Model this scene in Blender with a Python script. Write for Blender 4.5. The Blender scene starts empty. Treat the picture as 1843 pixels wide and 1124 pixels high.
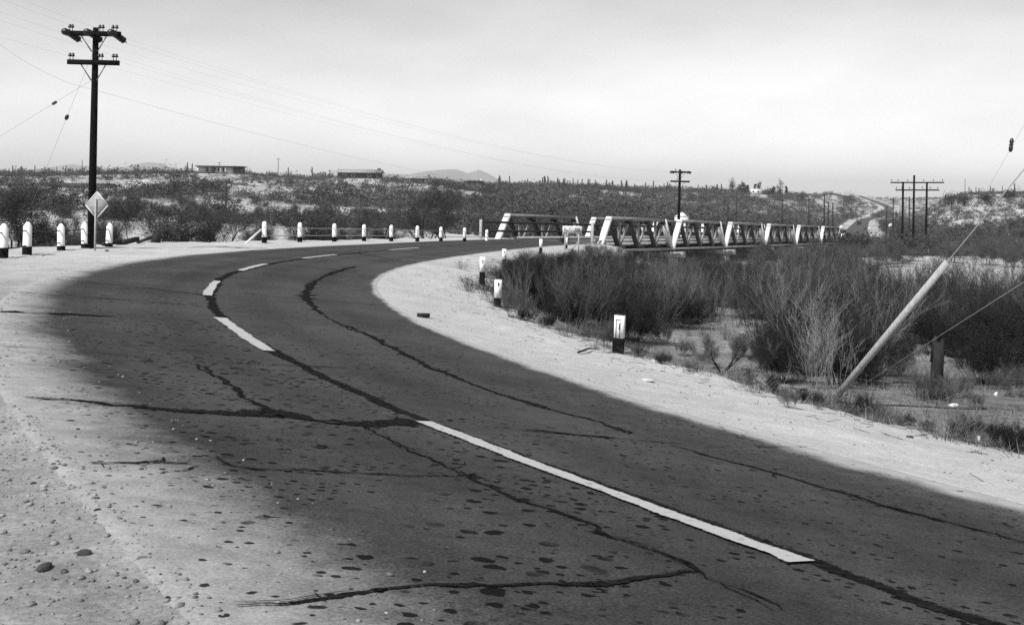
import bpy, math, random
import numpy as np
from mathutils import Vector, Matrix, Quaternion

# ------------------------------------------------------------------ camera, world, sun, exposure
sc = bpy.context.scene
FP = 2000.0; PX, PY = 921.5, 350.0; ROLL = math.radians(1.0)   # focal length and horizon point, photo pixels
cam_d = bpy.data.cameras.new('camera'); cam = bpy.data.objects.new('camera', cam_d)
sc.collection.objects.link(cam); sc.camera = cam
cam.location = (0, 0, 0); cam.rotation_euler = (math.radians(90), -ROLL, 0)
cam_d.sensor_fit = 'HORIZONTAL'; cam_d.sensor_width = 36.0; cam_d.lens = 36.0 * FP / 1843.0
cam_d.shift_x = 0.0; cam_d.shift_y = -(562.0 - PY) / 1843.0
cam_d.clip_start = 0.1; cam_d.clip_end = 60000.0
sc.render.engine = 'CYCLES'
sc.render.resolution_x, sc.render.resolution_y = 1024, 624
sc.view_settings.view_transform = 'Standard'; sc.view_settings.look = 'None'
sc.view_settings.exposure = 0.42; sc.view_settings.gamma = 1.0
sc.cycles.max_bounces = 5; sc.cycles.diffuse_bounces = 2; sc.cycles.volume_bounces = 0
sc.cycles.use_denoising = False

SUN_AZ = math.radians(218.0)   # compass-like, clockwise from +Y: behind and left of the camera
SUN_EL = math.radians(49.0)
w = bpy.data.worlds.new('World'); sc.world = w; w.use_nodes = True
nt = w.node_tree; nt.nodes.clear()
sky = nt.nodes.new('ShaderNodeTexSky'); sky.sky_type = 'NISHITA'; sky.sun_disc = False
sky.sun_elevation = SUN_EL; sky.sun_rotation = SUN_AZ; sky.air_density = 1.0; sky.dust_density = 0.6
bw = nt.nodes.new('ShaderNodeRGBToBW')          # black-and-white film
tc = nt.nodes.new('ShaderNodeTexCoord')
mp = nt.nodes.new('ShaderNodeMapping'); mp.inputs['Scale'].default_value = (2.2, 2.2, 7.0); mp.inputs['Rotation'].default_value = (0, math.radians(-28), 0)
cn = nt.nodes.new('ShaderNodeTexNoise'); cn.inputs['Scale'].default_value = 1.6; cn.inputs['Detail'].default_value = 4.0
cr = nt.nodes.new('ShaderNodeMapRange'); cr.inputs['From Min'].default_value = .38; cr.inputs['From Max'].default_value = .64
cr.inputs['To Min'].default_value = .90; cr.inputs['To Max'].default_value = 1.09
mul = nt.nodes.new('ShaderNodeMath'); mul.operation = 'MULTIPLY'
bg = nt.nodes.new('ShaderNodeBackground'); bg.inputs['Strength'].default_value = 0.095
wo = nt.nodes.new('ShaderNodeOutputWorld')
L = nt.links.new
L(sky.outputs[0], bw.inputs[0]); L(tc.outputs['Generated'], mp.inputs[0]); L(mp.outputs[0], cn.inputs['Vector'])
L(cn.outputs[0], cr.inputs['Value']); sx = nt.nodes.new('ShaderNodeSeparateXYZ'); gr = nt.nodes.new('ShaderNodeMapRange'); gr.interpolation_type = 'SMOOTHSTEP'
gr.inputs['From Min'].default_value = 0.0; gr.inputs['From Max'].default_value = 0.42; gr.inputs['To Min'].default_value = 1.45; gr.inputs['To Max'].default_value = .92
m2 = nt.nodes.new('ShaderNodeMath'); m2.operation = 'MULTIPLY'
L(tc.outputs['Generated'], sx.inputs[0]); L(sx.outputs['Z'], gr.inputs['Value']); L(bw.outputs[0], m2.inputs[0]); L(gr.outputs[0], m2.inputs[1]); L(m2.outputs[0], mul.inputs[0]); L(cr.outputs[0], mul.inputs[1])
L(mul.outputs[0], bg.inputs['Color']); L(bg.outputs[0], wo.inputs['Surface'])

sun_d = bpy.data.lights.new('sun', 'SUN'); sun = bpy.data.objects.new('sun', sun_d); sc.collection.objects.link(sun)
sun_d.energy = 4.2; sun_d.angle = math.radians(0.5)
SUNV = Vector((math.sin(SUN_AZ) * math.cos(SUN_EL), math.cos(SUN_AZ) * math.cos(SUN_EL), math.sin(SUN_EL)))
sun.rotation_euler = SUNV.to_track_quat('Z', 'Y').to_euler()

RNG = np.random.default_rng(7)
random.seed(7)
C = sc.collection

# ------------------------------------------------------------------ small tools
def tag(o, label=None, cat=None, group=None, kind=None):
    if label: o['label'] = label
    if cat: o['category'] = cat
    if group: o['group'] = group
    if kind: o['kind'] = kind
    return o

def empty(name, loc, label=None, cat=None, group=None, rz=0.0):
    o = bpy.data.objects.new(name, None); C.objects.link(o); o.location = loc; o.rotation_euler = (0, 0, rz)
    o.empty_display_size = 0.2
    return tag(o, label, cat, group)

def mesh_np(name, V, F, m=None, smooth=False):
    """V (n,3); F list of index arrays, each (k,3) or (k,4)."""
    me = bpy.data.meshes.new(name)
    V = np.asarray(V, np.float32); me.vertices.add(len(V)); me.vertices.foreach_set('co', V.ravel())
    Fs = [np.asarray(f, np.int32) for f in F if len(f)]
    nl = sum(f.size for f in Fs); npol = sum(len(f) for f in Fs)
    me.loops.add(nl); me.polygons.add(npol)
    me.loops.foreach_set('vertex_index', np.concatenate([f.ravel() for f in Fs]))
    tot = np.concatenate([np.full(len(f), f.shape[1], np.int32) for f in Fs])
    st = np.concatenate([[0], np.cumsum(tot)[:-1]]).astype(np.int32)
    me.polygons.foreach_set('loop_start', st); me.polygons.foreach_set('loop_total', tot)
    if smooth: me.polygons.foreach_set('use_smooth', np.ones(npol, bool))
    me.update(calc_edges=True); me.validate()
    if m: me.materials.append(m)
    return me

def link(name, me, parent=None, loc=None):
    o = bpy.data.objects.new(name, me); C.objects.link(o)
    if parent is not None: o.parent = parent
    if loc is not None: o.location = loc
    return o

def copy_tree(o, parent=None):
    c = o.copy(); C.objects.link(c)
    if parent is not None: c.parent = parent
    for ch in list(o.children): copy_tree(ch, c)
    return c

class MB:
    """collects boxes, bars, tubes and lathes into one mesh"""
    def __init__(s): s.v = []; s.q = []; s.t = []; s.n = 0
    def add(s, V, q=(), t=()):
        V = np.asarray(V, float).reshape(-1, 3)
        s.v.append(V)
        if len(q): s.q.append(np.asarray(q, int) + s.n)
        if len(t): s.t.append(np.asarray(t, int) + s.n)
        s.n += len(V)
    def box(s, c, d, R=None):
        x, y, z = [k / 2 for k in d]
        V = np.array([(-x,-y,-z),(x,-y,-z),(x,y,-z),(-x,y,-z),(-x,-y,z),(x,-y,z),(x,y,z),(-x,y,z)])
        if R is not None: V = V @ np.array(R).T
        s.add(V + np.array(c), [(0,3,2,1),(4,5,6,7),(0,1,5,4),(1,2,6,5),(2,3,7,6),(3,0,4,7)])
    def bar(s, a, b, w, h, up=(0, 0, 1), side=None):
        """box from a to b: width w along side axis, h along the other"""
        a = Vector(a); b = Vector(b); d = (b - a); l = d.length; d.normalize()
        if side is not None: x = Vector(side); x = (x - d * x.dot(d)).normalized()
        else:
            u = Vector(up); x = d.cross(u)
            if x.length < 1e-4: x = Vector((1, 0, 0))
            x.normalize()
        z = x.cross(d)
        R = np.array([[x[0], d[0], z[0]], [x[1], d[1], z[1]], [x[2], d[2], z[2]]])
        s.box((a + b) / 2, (w, l, h), R)
    def tube(s, pts, rad, n=8, cap=True):
        pts = [Vector(p) for p in pts]; k = len(pts)
        rad = [rad] * k if not hasattr(rad, '__len__') else rad
        V = []
        for i, p in enumerate(pts):
            d = (pts[min(i + 1, k - 1)] - pts[max(i - 1, 0)]).normalized()
            u = Vector((0, 0, 1)) if abs(d.z) < .9 else Vector((1, 0, 0))
            x = d.cross(u).normalized(); y = x.cross(d)
            for j in range(n):
                a = 2 * math.pi * j / n
                V.append(p + (x * math.cos(a) + y * math.sin(a)) * rad[i])
        q = [(i*n + j, i*n + (j+1) % n, (i+1)*n + (j+1) % n, (i+1)*n + j) for i in range(k-1) for j in range(n)]
        t = []
        if cap:
            V += [pts[0], pts[-1]]
            t = [(k*n, (j+1) % n, j) for j in range(n)] + [(k*n+1, (k-1)*n + j, (k-1)*n + (j+1) % n) for j in range(n)]
        s.add([tuple(x) for x in V], q, t)
    def lathe(s, prof, c=(0, 0, 0), n=12, axis=None):
        V = []
        for r, z in prof:
            for j in range(n):
                a = 2 * math.pi * j / n; V.append((r * math.cos(a), r * math.sin(a), z))
        k = len(prof); V = np.array(V)
        if axis is not None:
            R = np.array(Vector((0, 0, 1)).rotation_difference(Vector(axis)).to_matrix()); V = V @ R.T
        q = [(i*n + j, i*n + (j+1) % n, (i+1)*n + (j+1) % n, (i+1)*n + j) for i in range(k-1) for j in range(n)]
        s.add(V + np.array(c), q)
    def prism(s, poly, y0, y1, T=None):
        """poly in local xz, extruded along y"""
        n = len(poly)
        V = np.array([(p[0], y0, p[1]) for p in poly] + [(p[0], y1, p[1]) for p in poly], float)
        q = [(i, (i+1) % n, n + (i+1) % n, n + i) for i in range(n)]
        cen = V[:n].mean(0), V[n:].mean(0); V = np.vstack([V, cen])
        t = [(2*n, (i+1) % n, i) for i in range(n)] + [(2*n+1, n + i, n + (i+1) % n) for i in range(n)]
        if T is not None: V = V @ np.array(T)[:3, :3].T + np.array(T)[:3, 3]
        s.add(V, q, t)
    def mesh(s, name, m=None, smooth=False):
        F = []
        if s.q: F.append(np.concatenate(s.q))
        if s.t: F.append(np.concatenate(s.t))
        return mesh_np(name, np.concatenate(s.v), F, m, smooth)
    def build(s, name, m=None, parent=None, smooth=False, loc=None):
        return link(name, s.mesh(name, m, smooth), parent, loc)

# ------------------------------------------------------------------ materials (a black-and-white world: all greys)
def N(nt, t, **kw):
    n = nt.nodes.new(t)
    for k, v in kw.items():
        if k in n.inputs: n.inputs[k].default_value = v
        else: setattr(n, k, v)
    return n
def g3(v): return (v, v, v, 1)
def mat(name, lo, hi=None, scale=4.0, rough=.85, spec=.25, bump=0.0, detail=5.0, stretch=(1, 1, 1), rand=0.0, coord='Object', contrast=(.3, .7), metallic=0.0):
    m = bpy.data.materials.new(name); m.use_nodes = True; nt = m.node_tree
    b = nt.nodes['Principled BSDF']; b.inputs['Roughness'].default_value = rough
    b.inputs['Specular IOR Level'].default_value = spec; b.inputs['Metallic'].default_value = metallic
    hi = lo if hi is None else hi
    tcn = N(nt, 'ShaderNodeTexCoord'); mpn = N(nt, 'ShaderNodeMapping'); mpn.inputs['Scale'].default_value = stretch
    ns = N(nt, 'ShaderNodeTexNoise', Scale=scale, Detail=detail, Roughness=.65)
    nt.links.new(tcn.outputs[coord], mpn.inputs[0]); nt.links.new(mpn.outputs[0], ns.inputs['Vector'])
    r = N(nt, 'ShaderNodeMapRange'); r.inputs['From Min'].default_value = contrast[0]; r.inputs['From Max'].default_value = contrast[1]
    r.inputs['To Min'].default_value = lo; r.inputs['To Max'].default_value = hi
    nt.links.new(ns.outputs[0], r.inputs['Value'])
    out = r.outputs[0]
    if rand:
        oi = N(nt, 'ShaderNodeObjectInfo'); rr = N(nt, 'ShaderNodeMapRange')
        rr.inputs['To Min'].default_value = 1 - rand; rr.inputs['To Max'].default_value = 1 + rand
        mu = N(nt, 'ShaderNodeMath', operation='MULTIPLY')
        nt.links.new(oi.outputs['Random'], rr.inputs['Value']); nt.links.new(out, mu.inputs[0]); nt.links.new(rr.outputs[0], mu.inputs[1]); out = mu.outputs[0]
    nt.links.new(out, b.inputs['Base Color'])
    if bump:
        bn = N(nt, 'ShaderNodeBump', Strength=bump, Distance=.03); nt.links.new(ns.outputs[0], bn.inputs['Height']); nt.links.new(bn.outputs[0], b.inputs['Normal'])
    return m

M = {}
M['white_paint'] = mat('white_paint', .34, .82, 11, bump=.15, stretch=(1, 1, .5), contrast=(.27, .40))
M['black_paint'] = mat('black_paint', .003, .008, 8, rough=.9, spec=.1)
M['creosote_wood'] = mat('creosote_wood', .003, .010, 6, rough=.95, spec=.1, stretch=(6, 6, .6), bump=.3)
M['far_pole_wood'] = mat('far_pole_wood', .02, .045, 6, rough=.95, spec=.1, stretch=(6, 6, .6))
M['grey_wood'] = mat('grey_wood', .16, .30, 7, stretch=(5, 5, .7), bump=.3)
M['pale_wood'] = mat('pale_wood', .20, .46, 6, stretch=(7, 7, 1.2), bump=.3)
M['old_timber'] = mat('old_timber', .008, .03, 7, stretch=(4, 4, .8), bump=.4)
M['insulator'] = mat('insulator', .008, .02, 5, rough=.35, spec=.5)
M['steel_wire'] = mat('steel_wire', .10, .16, 20, rough=.6)
M['guy_wire'] = mat('guy_wire', .25, .36, 20, rough=.6)
M['bridge_steel'] = mat('bridge_steel', .15, .26, 1.4, rough=.55, spec=.4, bump=.1, contrast=(.3, .6))
M['dark_steel'] = mat('dark_steel', .012, .03, 2, rough=.7)
M['shaded_lacing_steel'] = mat('shaded_lacing_steel', .025, .05, 2, rough=.7)  # truss steel darkened, painting in the shade on the laced diagonals
M['sunlit_end_post_steel'] = mat('sunlit_end_post_steel', .55, .72, 1.5, rough=.6, contrast=(.3, .5))  # truss steel lightened, painting in the sun on the end posts
M['concrete'] = mat('concrete', .26, .42, 1.3, bump=.2, contrast=(.3, .65))
M['sign_white'] = mat('sign_white', .66, .8, 6)
M['sign_back'] = mat('sign_back', .24, .33, 14, rough=.6, contrast=(.35, .65))
M['sign_edge'] = mat('sign_edge', .5, .6, 9)
M['letter_black'] = mat('letter_black', .01, .015, 8)
M['stucco'] = mat('stucco', .55, .72, 1.2)
M['house_dark'] = mat('house_dark', .04, .08, 1.5)
M['roof_grey'] = mat('roof_grey', .20, .30, .8)
M['roof_dark'] = mat('roof_dark', .03, .06, .8)
M['glass_dark'] = mat('glass_dark', .01, .02, 1, rough=.15, spec=.5)
M['car_dark'] = mat('car_dark', .012, .02, 1, rough=.25, spec=.5)
M['chrome'] = mat('chrome', .7, .8, 1, rough=.2, metallic=.7)
M['car_light'] = mat('car_light', .55, .6, 1, rough=.3, spec=.5)
M['rubber'] = mat('rubber', .01, .015, 5)
M['stone_dark'] = mat('stone_dark', .03, .09, 12, bump=.5)
M['stone_pale'] = mat('stone_pale', .35, .55, 9, bump=.5)
M['trash_white'] = mat('trash_white', .6, .75, 9)
M['gravel'] = mat('gravel', .05, .34, 7.0, coord='Object', contrast=(.35, .65))
# plants
M['dark_leaf'] = mat('dark_leaf', .012, .04, 3, rough=.9, spec=.1, rand=.25)
M['mid_leaf'] = mat('mid_leaf', .03, .085, 3, rough=.9, spec=.1, rand=.3)
M['mesquite_leaf'] = mat('mesquite_leaf', .03, .085, 3, rough=.9, spec=.1, rand=.25)
M['thicket_leaf'] = mat('thicket_leaf', .045, .12, 3, rough=.9, spec=.1, rand=.3)
M['pale_leaf'] = mat('pale_leaf', .10, .21, 3, rough=.9, spec=.1, rand=.3)
M['dark_bark'] = mat('dark_bark', .012, .03, 5, rough=.95, spec=.1)
M['grey_bark'] = mat('grey_bark', .07, .22, 5, rough=.95, spec=.1, rand=.4)
M['pale_bark'] = mat('pale_bark', .17, .32, 5, rough=.95, spec=.1, rand=.25)
M['scrub_leaf'] = mat('scrub_leaf', .035, .11, .05, rough=.95, spec=.05, rand=.3, contrast=(.35, .65))
M['cactus'] = mat('cactus', .035, .06, 2, rough=.8)
M['dry_grass'] = mat('dry_grass', .06, .22, 2.0, rough=.95, spec=.05, contrast=(.35, .65))
M['litter'] = mat('litter', .02, .06, 6, rough=.95, spec=.05)

# ------------------------------------------------------------------ projection helpers
CR, SR = math.cos(ROLL), math.sin(ROLL)
def ray(px, py):
    u2, v2 = px - PX, PY - py
    u = CR * u2 - SR * v2; v = SR * u2 + CR * v2
    return u / FP, v / FP
def at(px, py, Y):
    a, b = ray(px, py); return Vector((a * Y, Y, b * Y))

# value noise
def _h(ix, iy, seed):
    n = (ix.astype(np.int64) * 374761393 + iy.astype(np.int64) * 668265263 + seed * 974711) & 0x7fffffff
    n = ((n ^ (n >> 13)) * 1274126177) & 0x7fffffff
    return ((n ^ (n >> 16)) & 0xffff) / 65535.0
def vnoise(x, y, s, seed=0):
    x = np.asarray(x, float) / s; y = np.asarray(y, float) / s
    ix, iy = np.floor(x), np.floor(y); fx, fy = x - ix, y - iy
    fx = fx * fx * (3 - 2 * fx); fy = fy * fy * (3 - 2 * fy)
    a, b = _h(ix, iy, seed), _h(ix + 1, iy, seed); c, d = _h(ix, iy + 1, seed), _h(ix + 1, iy + 1, seed)
    return (a * (1 - fx) + b * fx) * (1 - fy) + (c * (1 - fx) + d * fx) * fy - .5

# ------------------------------------------------------------------ the highway's line: x, y, z of the centre stripe, heading, bank
WL, WR = 3.1, 3.56
RD = np.array([[5.148,-0.157,-1.715,-0.574,0.135],[3.522,2.364,-1.76,-0.571,0.131],[1.908,4.893,-1.819,-0.563,0.124],[0.334,7.446,-1.874,-0.54,0.117],[-1.164,10.045,-1.922,-0.504,0.109],[-2.551,12.705,-1.949,-0.456,0.1],[-3.793,15.435,-1.961,-0.397,0.091],[-4.862,18.238,-1.981,-0.331,0.083],[-5.734,21.108,-2.009,-0.258,0.074],[-6.395,24.033,-2.044,-0.187,0.067],[-6.847,26.998,-2.084,-0.116,0.06],[-7.098,29.987,-2.133,-0.052,0.055],[-7.169,32.986,-2.192,0.003,0.051],[-7.085,35.985,-2.257,0.051,0.047],[-6.876,38.977,-2.326,0.087,0.044],[-6.571,41.962,-2.398,0.116,0.042],[-6.192,44.938,-2.471,0.136,0.04],[-5.764,47.907,-2.546,0.15,0.038],[-5.299,50.871,-2.624,0.161,0.037],[-4.808,53.83,-2.704,0.168,0.035],[-4.295,56.786,-2.784,0.176,0.034],[-3.759,59.738,-2.863,0.184,0.033],[-3.194,62.684,-2.941,0.195,0.032],[-2.59,65.622,-3.017,0.21,0.031],[-1.936,68.55,-3.091,0.23,0.03],[-1.216,71.462,-3.164,0.256,0.029],[-0.414,74.353,-3.235,0.287,0.027],[0.489,77.214,-3.304,0.325,0.026],[1.507,80.035,-3.372,0.369,0.024],[2.66,82.805,-3.438,0.42,0.022]])
pre = []
for k in range(12, 0, -1):
    s_ = 3.0 * k; pre.append([5.148 - math.sin(-.574) * s_, -.157 - math.cos(-.574) * s_, -1.715 + .012 * s_, -.574, .135])
BH = math.radians(25.6); BD = np.array([math.sin(BH), math.cos(BH)]); BN = np.array([math.cos(BH), -math.sin(BH)])
B0 = np.array([3.35, 84.25, -3.47]); BS = -.0262                       # bridge start and grade
post = [[B0[0], B0[1], B0[2], BH, .015]]
RD = np.array(pre + RD.tolist() + post)
S0 = -36.0
_s = np.concatenate([[0], np.cumsum(np.hypot(np.diff(RD[:, 0]), np.diff(RD[:, 1])))]) + S0
def catmull(xs, Y, q):
    i = np.clip(np.searchsorted(xs, q) - 1, 0, len(xs) - 2); t = (q - xs[i]) / (xs[i+1] - xs[i])
    g = lambda k: Y[np.clip(k, 0, len(xs) - 1)]
    p0, p1, p2, p3 = g(i-1), g(i), g(i+1), g(i+2); t = t[:, None]
    return .5 * (2*p1 + (p2-p0)*t + (2*p0-5*p1+4*p2-p3)*t*t + (3*p1-p0-3*p2+p3)*t**3)
RS = np.arange(S0, _s[-1], .3); RL = catmull(_s, RD, RS)
S_END = RS[-1]
def road_pt(s, d, dz=0.0):
    s = np.atleast_1d(np.asarray(s, float)); d = np.broadcast_to(np.asarray(d, float), s.shape)
    r = np.stack([np.interp(s, RS, RL[:, k]) for k in range(5)], 1)
    return np.stack([r[:, 0] + np.cos(r[:, 3]) * d, r[:, 1] - np.sin(r[:, 3]) * d, r[:, 2] - r[:, 4] * d + dz + .008], 1)

# the road beyond the bridge
BL = 6 * 18.07
WRT = ([-30, 0, 12, 20, 30, 40, 60, 84], [4.6, 4.4, 4.5, 4.2, 3.4, 3.0, 2.2, 1.3])     # shoulder widths
WLT = ([-30, 15, 30, 40, 48, 57, 70, 84], [9, 8.8, 8.2, 7.4, 6.4, 5.2, 3.6, 2.2])
BE = np.array([B0[0] + BD[0] * BL * 1.0, B0[1] + BD[1] * BL, B0[2] + BS * BL])
FR = [(*BE,)]
for (px, py, Y) in ((1533, 429, 213), (1539, 421.5, 270), (1544, 410.5, 400), (1549, 403, 490), (1553, 397.5, 580), (1562, 393.5, 680), (1578, 389.5, 760), (1594, 382, 840), (1599, 374, 930), (1588, 367.5, 1050), (1572, 361.5, 1200), (1556, 356, 1400), (1546, 352, 1650)):
    p = at(px, py, Y); FR.append((p.x, p.y, p.z))
FR = np.array(FR); _fs = np.concatenate([[0], np.cumsum(np.hypot(np.diff(FR[:, 0]), np.diff(FR[:, 1])))])
FS = np.arange(0, _fs[-1], 6.0); FL = catmull(_fs, FR, FS)
FH = np.arctan2(np.gradient(FL[:, 0]), np.gradient(FL[:, 1]))

# ------------------------------------------------------------------ terrain height
TPX = np.array([-1500, 0, 350, 700, 1000, 1300, 1500, 1570, 1640, 1750, 1843, 3000.])
TY = np.array([25, 60, 90, 130, 180, 250, 320, 400, 500, 650, 900, 1300, 2500.])
TZ = np.array([
 [-3.6,-4.2,-4.5,-4.5,-4.0,-1.4, 1.6, 3.5, 3.9, 4.0, 4.2, 4, 3],
 [-3.6,-4.2,-4.5,-4.5,-4.0,-1.4, 1.6, 3.5, 3.9, 4.0, 4.2, 4, 3],
 [-3.6,-4.2,-4.7,-4.7,-4.0,-1.2, 2.6, 5.0, 5.0, 4.6, 4.4, 4, 3],
 [-4.0,-4.5,-5.0,-5.2,-5.0,-3.0, 0.0, 3.2, 4.3, 4.3, 4.2, 4, 3],
 [-4.0,-4.6,-5.8,-6.0,-6.0,-5.0,-3.0,-0.4, 2.6, 4.2, 5.0, 5, 4],
 [-4.2,-5.0,-6.2,-6.8,-7.0,-7.5,-7.0,-5.0,-1.0, 3.6, 5.0, 5, 5],
 [-4.3,-5.0,-6.2,-7.2,-8.0,-8.8,-9.2,-9.0,-6.0,-1.0, 3.5, 5, 5],
 [-4.4,-5.2,-6.3,-7.2,-8.0,-8.8,-9.4,-9.9,-9.9,-9.3,-4.5, 2, 7],
 [-4.4,-5.3,-6.4,-7.0,-7.8,-9.0,-9.6,-10., -9.6,-8.6,-5.0, 3, 7],
 [-4.4,-5.5,-6.5,-7.0,-7.5,-7.8,-7.0,-3.0, 3.0, 4.8, 5.0, 5, 5],
 [-4.4,-5.5,-6.5,-7.0,-7.2,-7.0,-5.5,-1.5, 4.0, 5.2, 5.0, 5, 5],
 [-4.4,-5.5,-6.5,-7.0,-7.2,-7.0,-5.5,-1.5, 4.0, 5.2, 5.0, 5, 5]])
TTH = np.arctan((TPX - PX) / FP); LTY = np.log(TY)
def base_z(x, y):
    R = np.hypot(x, y); th = np.arctan2(x, y); Ye = R * np.cos(np.minimum(np.abs(th), .5))
    ly = np.clip(np.log(np.maximum(Ye, 1)), LTY[0], LTY[-1])
    j = np.clip(np.searchsorted(LTY, ly) - 1, 0, len(LTY) - 2); fy = (ly - LTY[j]) / (LTY[j+1] - LTY[j])
    t = np.clip(th, TTH[0], TTH[-1]); i = np.clip(np.searchsorted(TTH, t) - 1, 0, len(TTH) - 2); fx = (t - TTH[i]) / (TTH[i+1] - TTH[i])
    fx = fx * fx * (3 - 2 * fx)
    z = (TZ[i, j]*(1-fx) + TZ[i+1, j]*fx)*(1-fy) + (TZ[i, j+1]*(1-fx) + TZ[i+1, j+1]*fx)*fy
    amp = np.clip((Ye - 30) / 250, .0, 1.0)
    z = z + amp * (1.3 * vnoise(x, y, 45, 1) + .9 * vnoise(x, y, 18, 2)) + .35 * vnoise(x, y, 6, 3) + .1 * vnoise(x, y, 1.6, 4)
    z = np.where(Ye > 3000, -6.0, z)
    return z
HOUSE_PADS = [(at(399, 313.5, 400), 14), (at(648, 321.5, 430), 14), (at(749, 331, 450), 11), (at(853, 335.5, 470), 9), (at(147, 348, 300), 19), (at(1358, 350, 620), 9)]
def nearest(x, y, PL):
    out_i = np.empty(len(x), int); dd = np.empty(len(x))
    for a in range(0, len(x), 20000):
        d2 = (x[a:a+20000, None] - PL[None, :, 0])**2 + (y[a:a+20000, None] - PL[None, :, 1])**2
        k = d2.argmin(1); out_i[a:a+20000] = k; dd[a:a+20000] = np.sqrt(d2[np.arange(len(k)), k])
    return out_i, dd
def smooth(a, b, t):
    t = np.clip((t - a) / (b - a), 0, 1); return t * t * (3 - 2 * t)
def ground(x, y, under=0.0):
    """height of the ground; 'under' lowers it below the road sheet"""
    x = np.atleast_1d(np.asarray(x, float)).copy(); y = np.atleast_1d(np.asarray(y, float)).copy()
    z = base_z(x, y)
    for p, r in HOUSE_PADS:
        k = np.nonzero((np.abs(x - p.x) < 2 * r) & (np.abs(y - p.y) < 2 * r))[0]
        if len(k):
            wgt = 1 - smooth(r * .8, r * 1.7, np.hypot(x[k] - p.x, y[k] - p.y)); z[k] = z[k] * (1 - wgt) + p.z * wgt
    near = np.nonzero((np.abs(x) < 90) & (y > -80) & (y < 140))[0]
    if len(near):
        xn, yn = x[near], y[near]; i, dist = nearest(xn, yn, RL)
        r = RL[i]; d = (xn - r[:, 0]) * np.cos(r[:, 3]) - (yn - r[:, 1]) * np.sin(r[:, 3])
        al = (xn - r[:, 0]) * np.sin(r[:, 3]) + (yn - r[:, 1]) * np.cos(r[:, 3])
        gz = np.gradient(RL[:, 2], RS)[i]
        s = RS[i] + al
        zr = r[:, 2] + gz * np.clip(al, -1, 1) - r[:, 4] * np.clip(d, -WL, WR)
        right = d > 0
        e = np.where(right, d - WR, -d - WL); e = np.maximum(e, 0)
        ovr = np.where(i == len(RL) - 1, np.maximum(al - .5, 0), 0.0)
        W_r = np.interp(s, *WRT)
        W_l = np.interp(s, *WLT)
        wn = 1.0 * vnoise(xn, yn, 3.1, 11) + .5 * vnoise(xn, yn, 1.1, 12)
        W = np.where(right, W_r, W_l) + wn * np.where(right, .7, .5)
        sl = np.where(right, .16, np.interp(s, [0, 20, 34, 50], [.06, .03, .0, -.012]))
        ze = zr - sl * np.minimum(e, W) - .42 * np.maximum(e - W, 0) - .75 * ovr
        bump = smooth(.3, 2, e) * (.10 * vnoise(xn, yn, 1.7, 5) + .05 * vnoise(xn, yn, .6, 6))
        ze = ze + bump
        bz = z[near]; k = .35; hh = np.clip(.5 + .5 * (ze - bz) / k, 0, 1)
        sm = bz * (1 - hh) + ze * hh + k * hh * (1 - hh)
        zz = np.where((e <= W) & (ovr <= 0), ze, np.maximum(sm - .0, ze))
        zz = zz - under * smooth(-.02, .16, np.minimum(d + WL, WR - d)) * (ovr <= 0)
        z[near] = zz
    far = np.nonzero((y > 175) & (x > 20) & (x < 560) & (y < 1800))[0]
    if len(far):
        xn, yn = x[far], y[far]; i, dist = nearest(xn, yn, FL)
        wgt = 1 - smooth(6, 40, dist); wgt = wgt * smooth(186, 200, yn)
        z[far] = z[far] * (1 - wgt) + (FL[i, 2] - under * 1.5) * wgt
    return z
def gz1(x, y): return float(ground([x], [y])[0])
_Yg = np.geomspace(3.0, 1600, 900)
def pixg(px, py):
    """the point of the ground that shows at a photo pixel"""
    a, b = ray(px, py); X = a * _Yg; g = ground(X, _Yg); dlt = g - b * _Yg
    k = np.nonzero(dlt > 0)[0]
    if len(k) == 0 or k[0] == 0: Y = 400.0 if len(k) == 0 else 3.0
    else:
        i = k[0]; f = dlt[i-1] / (dlt[i-1] - dlt[i]); Y = _Yg[i-1] + f * (_Yg[i] - _Yg[i-1])
    return Vector((a * Y, Y, float(ground([a * Y], [Y])[0])))
def road_sd(x, y):
    i, _ = nearest(np.atleast_1d(np.asarray(x, float)), np.atleast_1d(np.asarray(y, float)), RL); r = RL[i]
    d = (x - r[:, 0]) * np.cos(r[:, 3]) - (y - r[:, 1]) * np.sin(r[:, 3]); al = (x - r[:, 0]) * np.sin(r[:, 3]) + (y - r[:, 1]) * np.cos(r[:, 3])
    return RS[i] + al, d

# ------------------------------------------------------------------ ground sheet
th = np.concatenate([np.linspace(-180, -40, 50, endpoint=False), np.linspace(-40, -27, 40, endpoint=False), np.linspace(-27, 27, 520, endpoint=False), np.linspace(27, 40, 40, endpoint=False), np.linspace(40, 180, 51)[:-1]])
th = np.radians(th)
rr = np.concatenate([[.6, 1.2, 1.8], np.geomspace(2.4, 900, 560), np.geomspace(910, 3000, 45), np.geomspace(3300, 16000, 8)])
TH, RR = np.meshgrid(th, rr); GX = (RR * np.sin(TH)).ravel(); GY = (RR * np.cos(TH)).ravel()
GZ = ground(GX, GY, under=.06)
nth, nr = len(th), len(rr)
ii, jj = np.meshgrid(np.arange(nr - 1), np.arange(nth), indexing='ij'); j2 = (jj + 1) % nth
quads = np.stack([ii*nth + jj, ii*nth + j2, (ii+1)*nth + j2, (ii+1)*nth + jj], -1).reshape(-1, 4)[:, ::-1]
ctr = len(GX); V = np.vstack([np.stack([GX, GY, GZ], 1), [[0, 0, float(GZ[:nth].mean())]]])
tri = np.stack([np.full(nth, ctr), (np.arange(nth) + 1) % nth, np.arange(nth)], 1)

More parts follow.
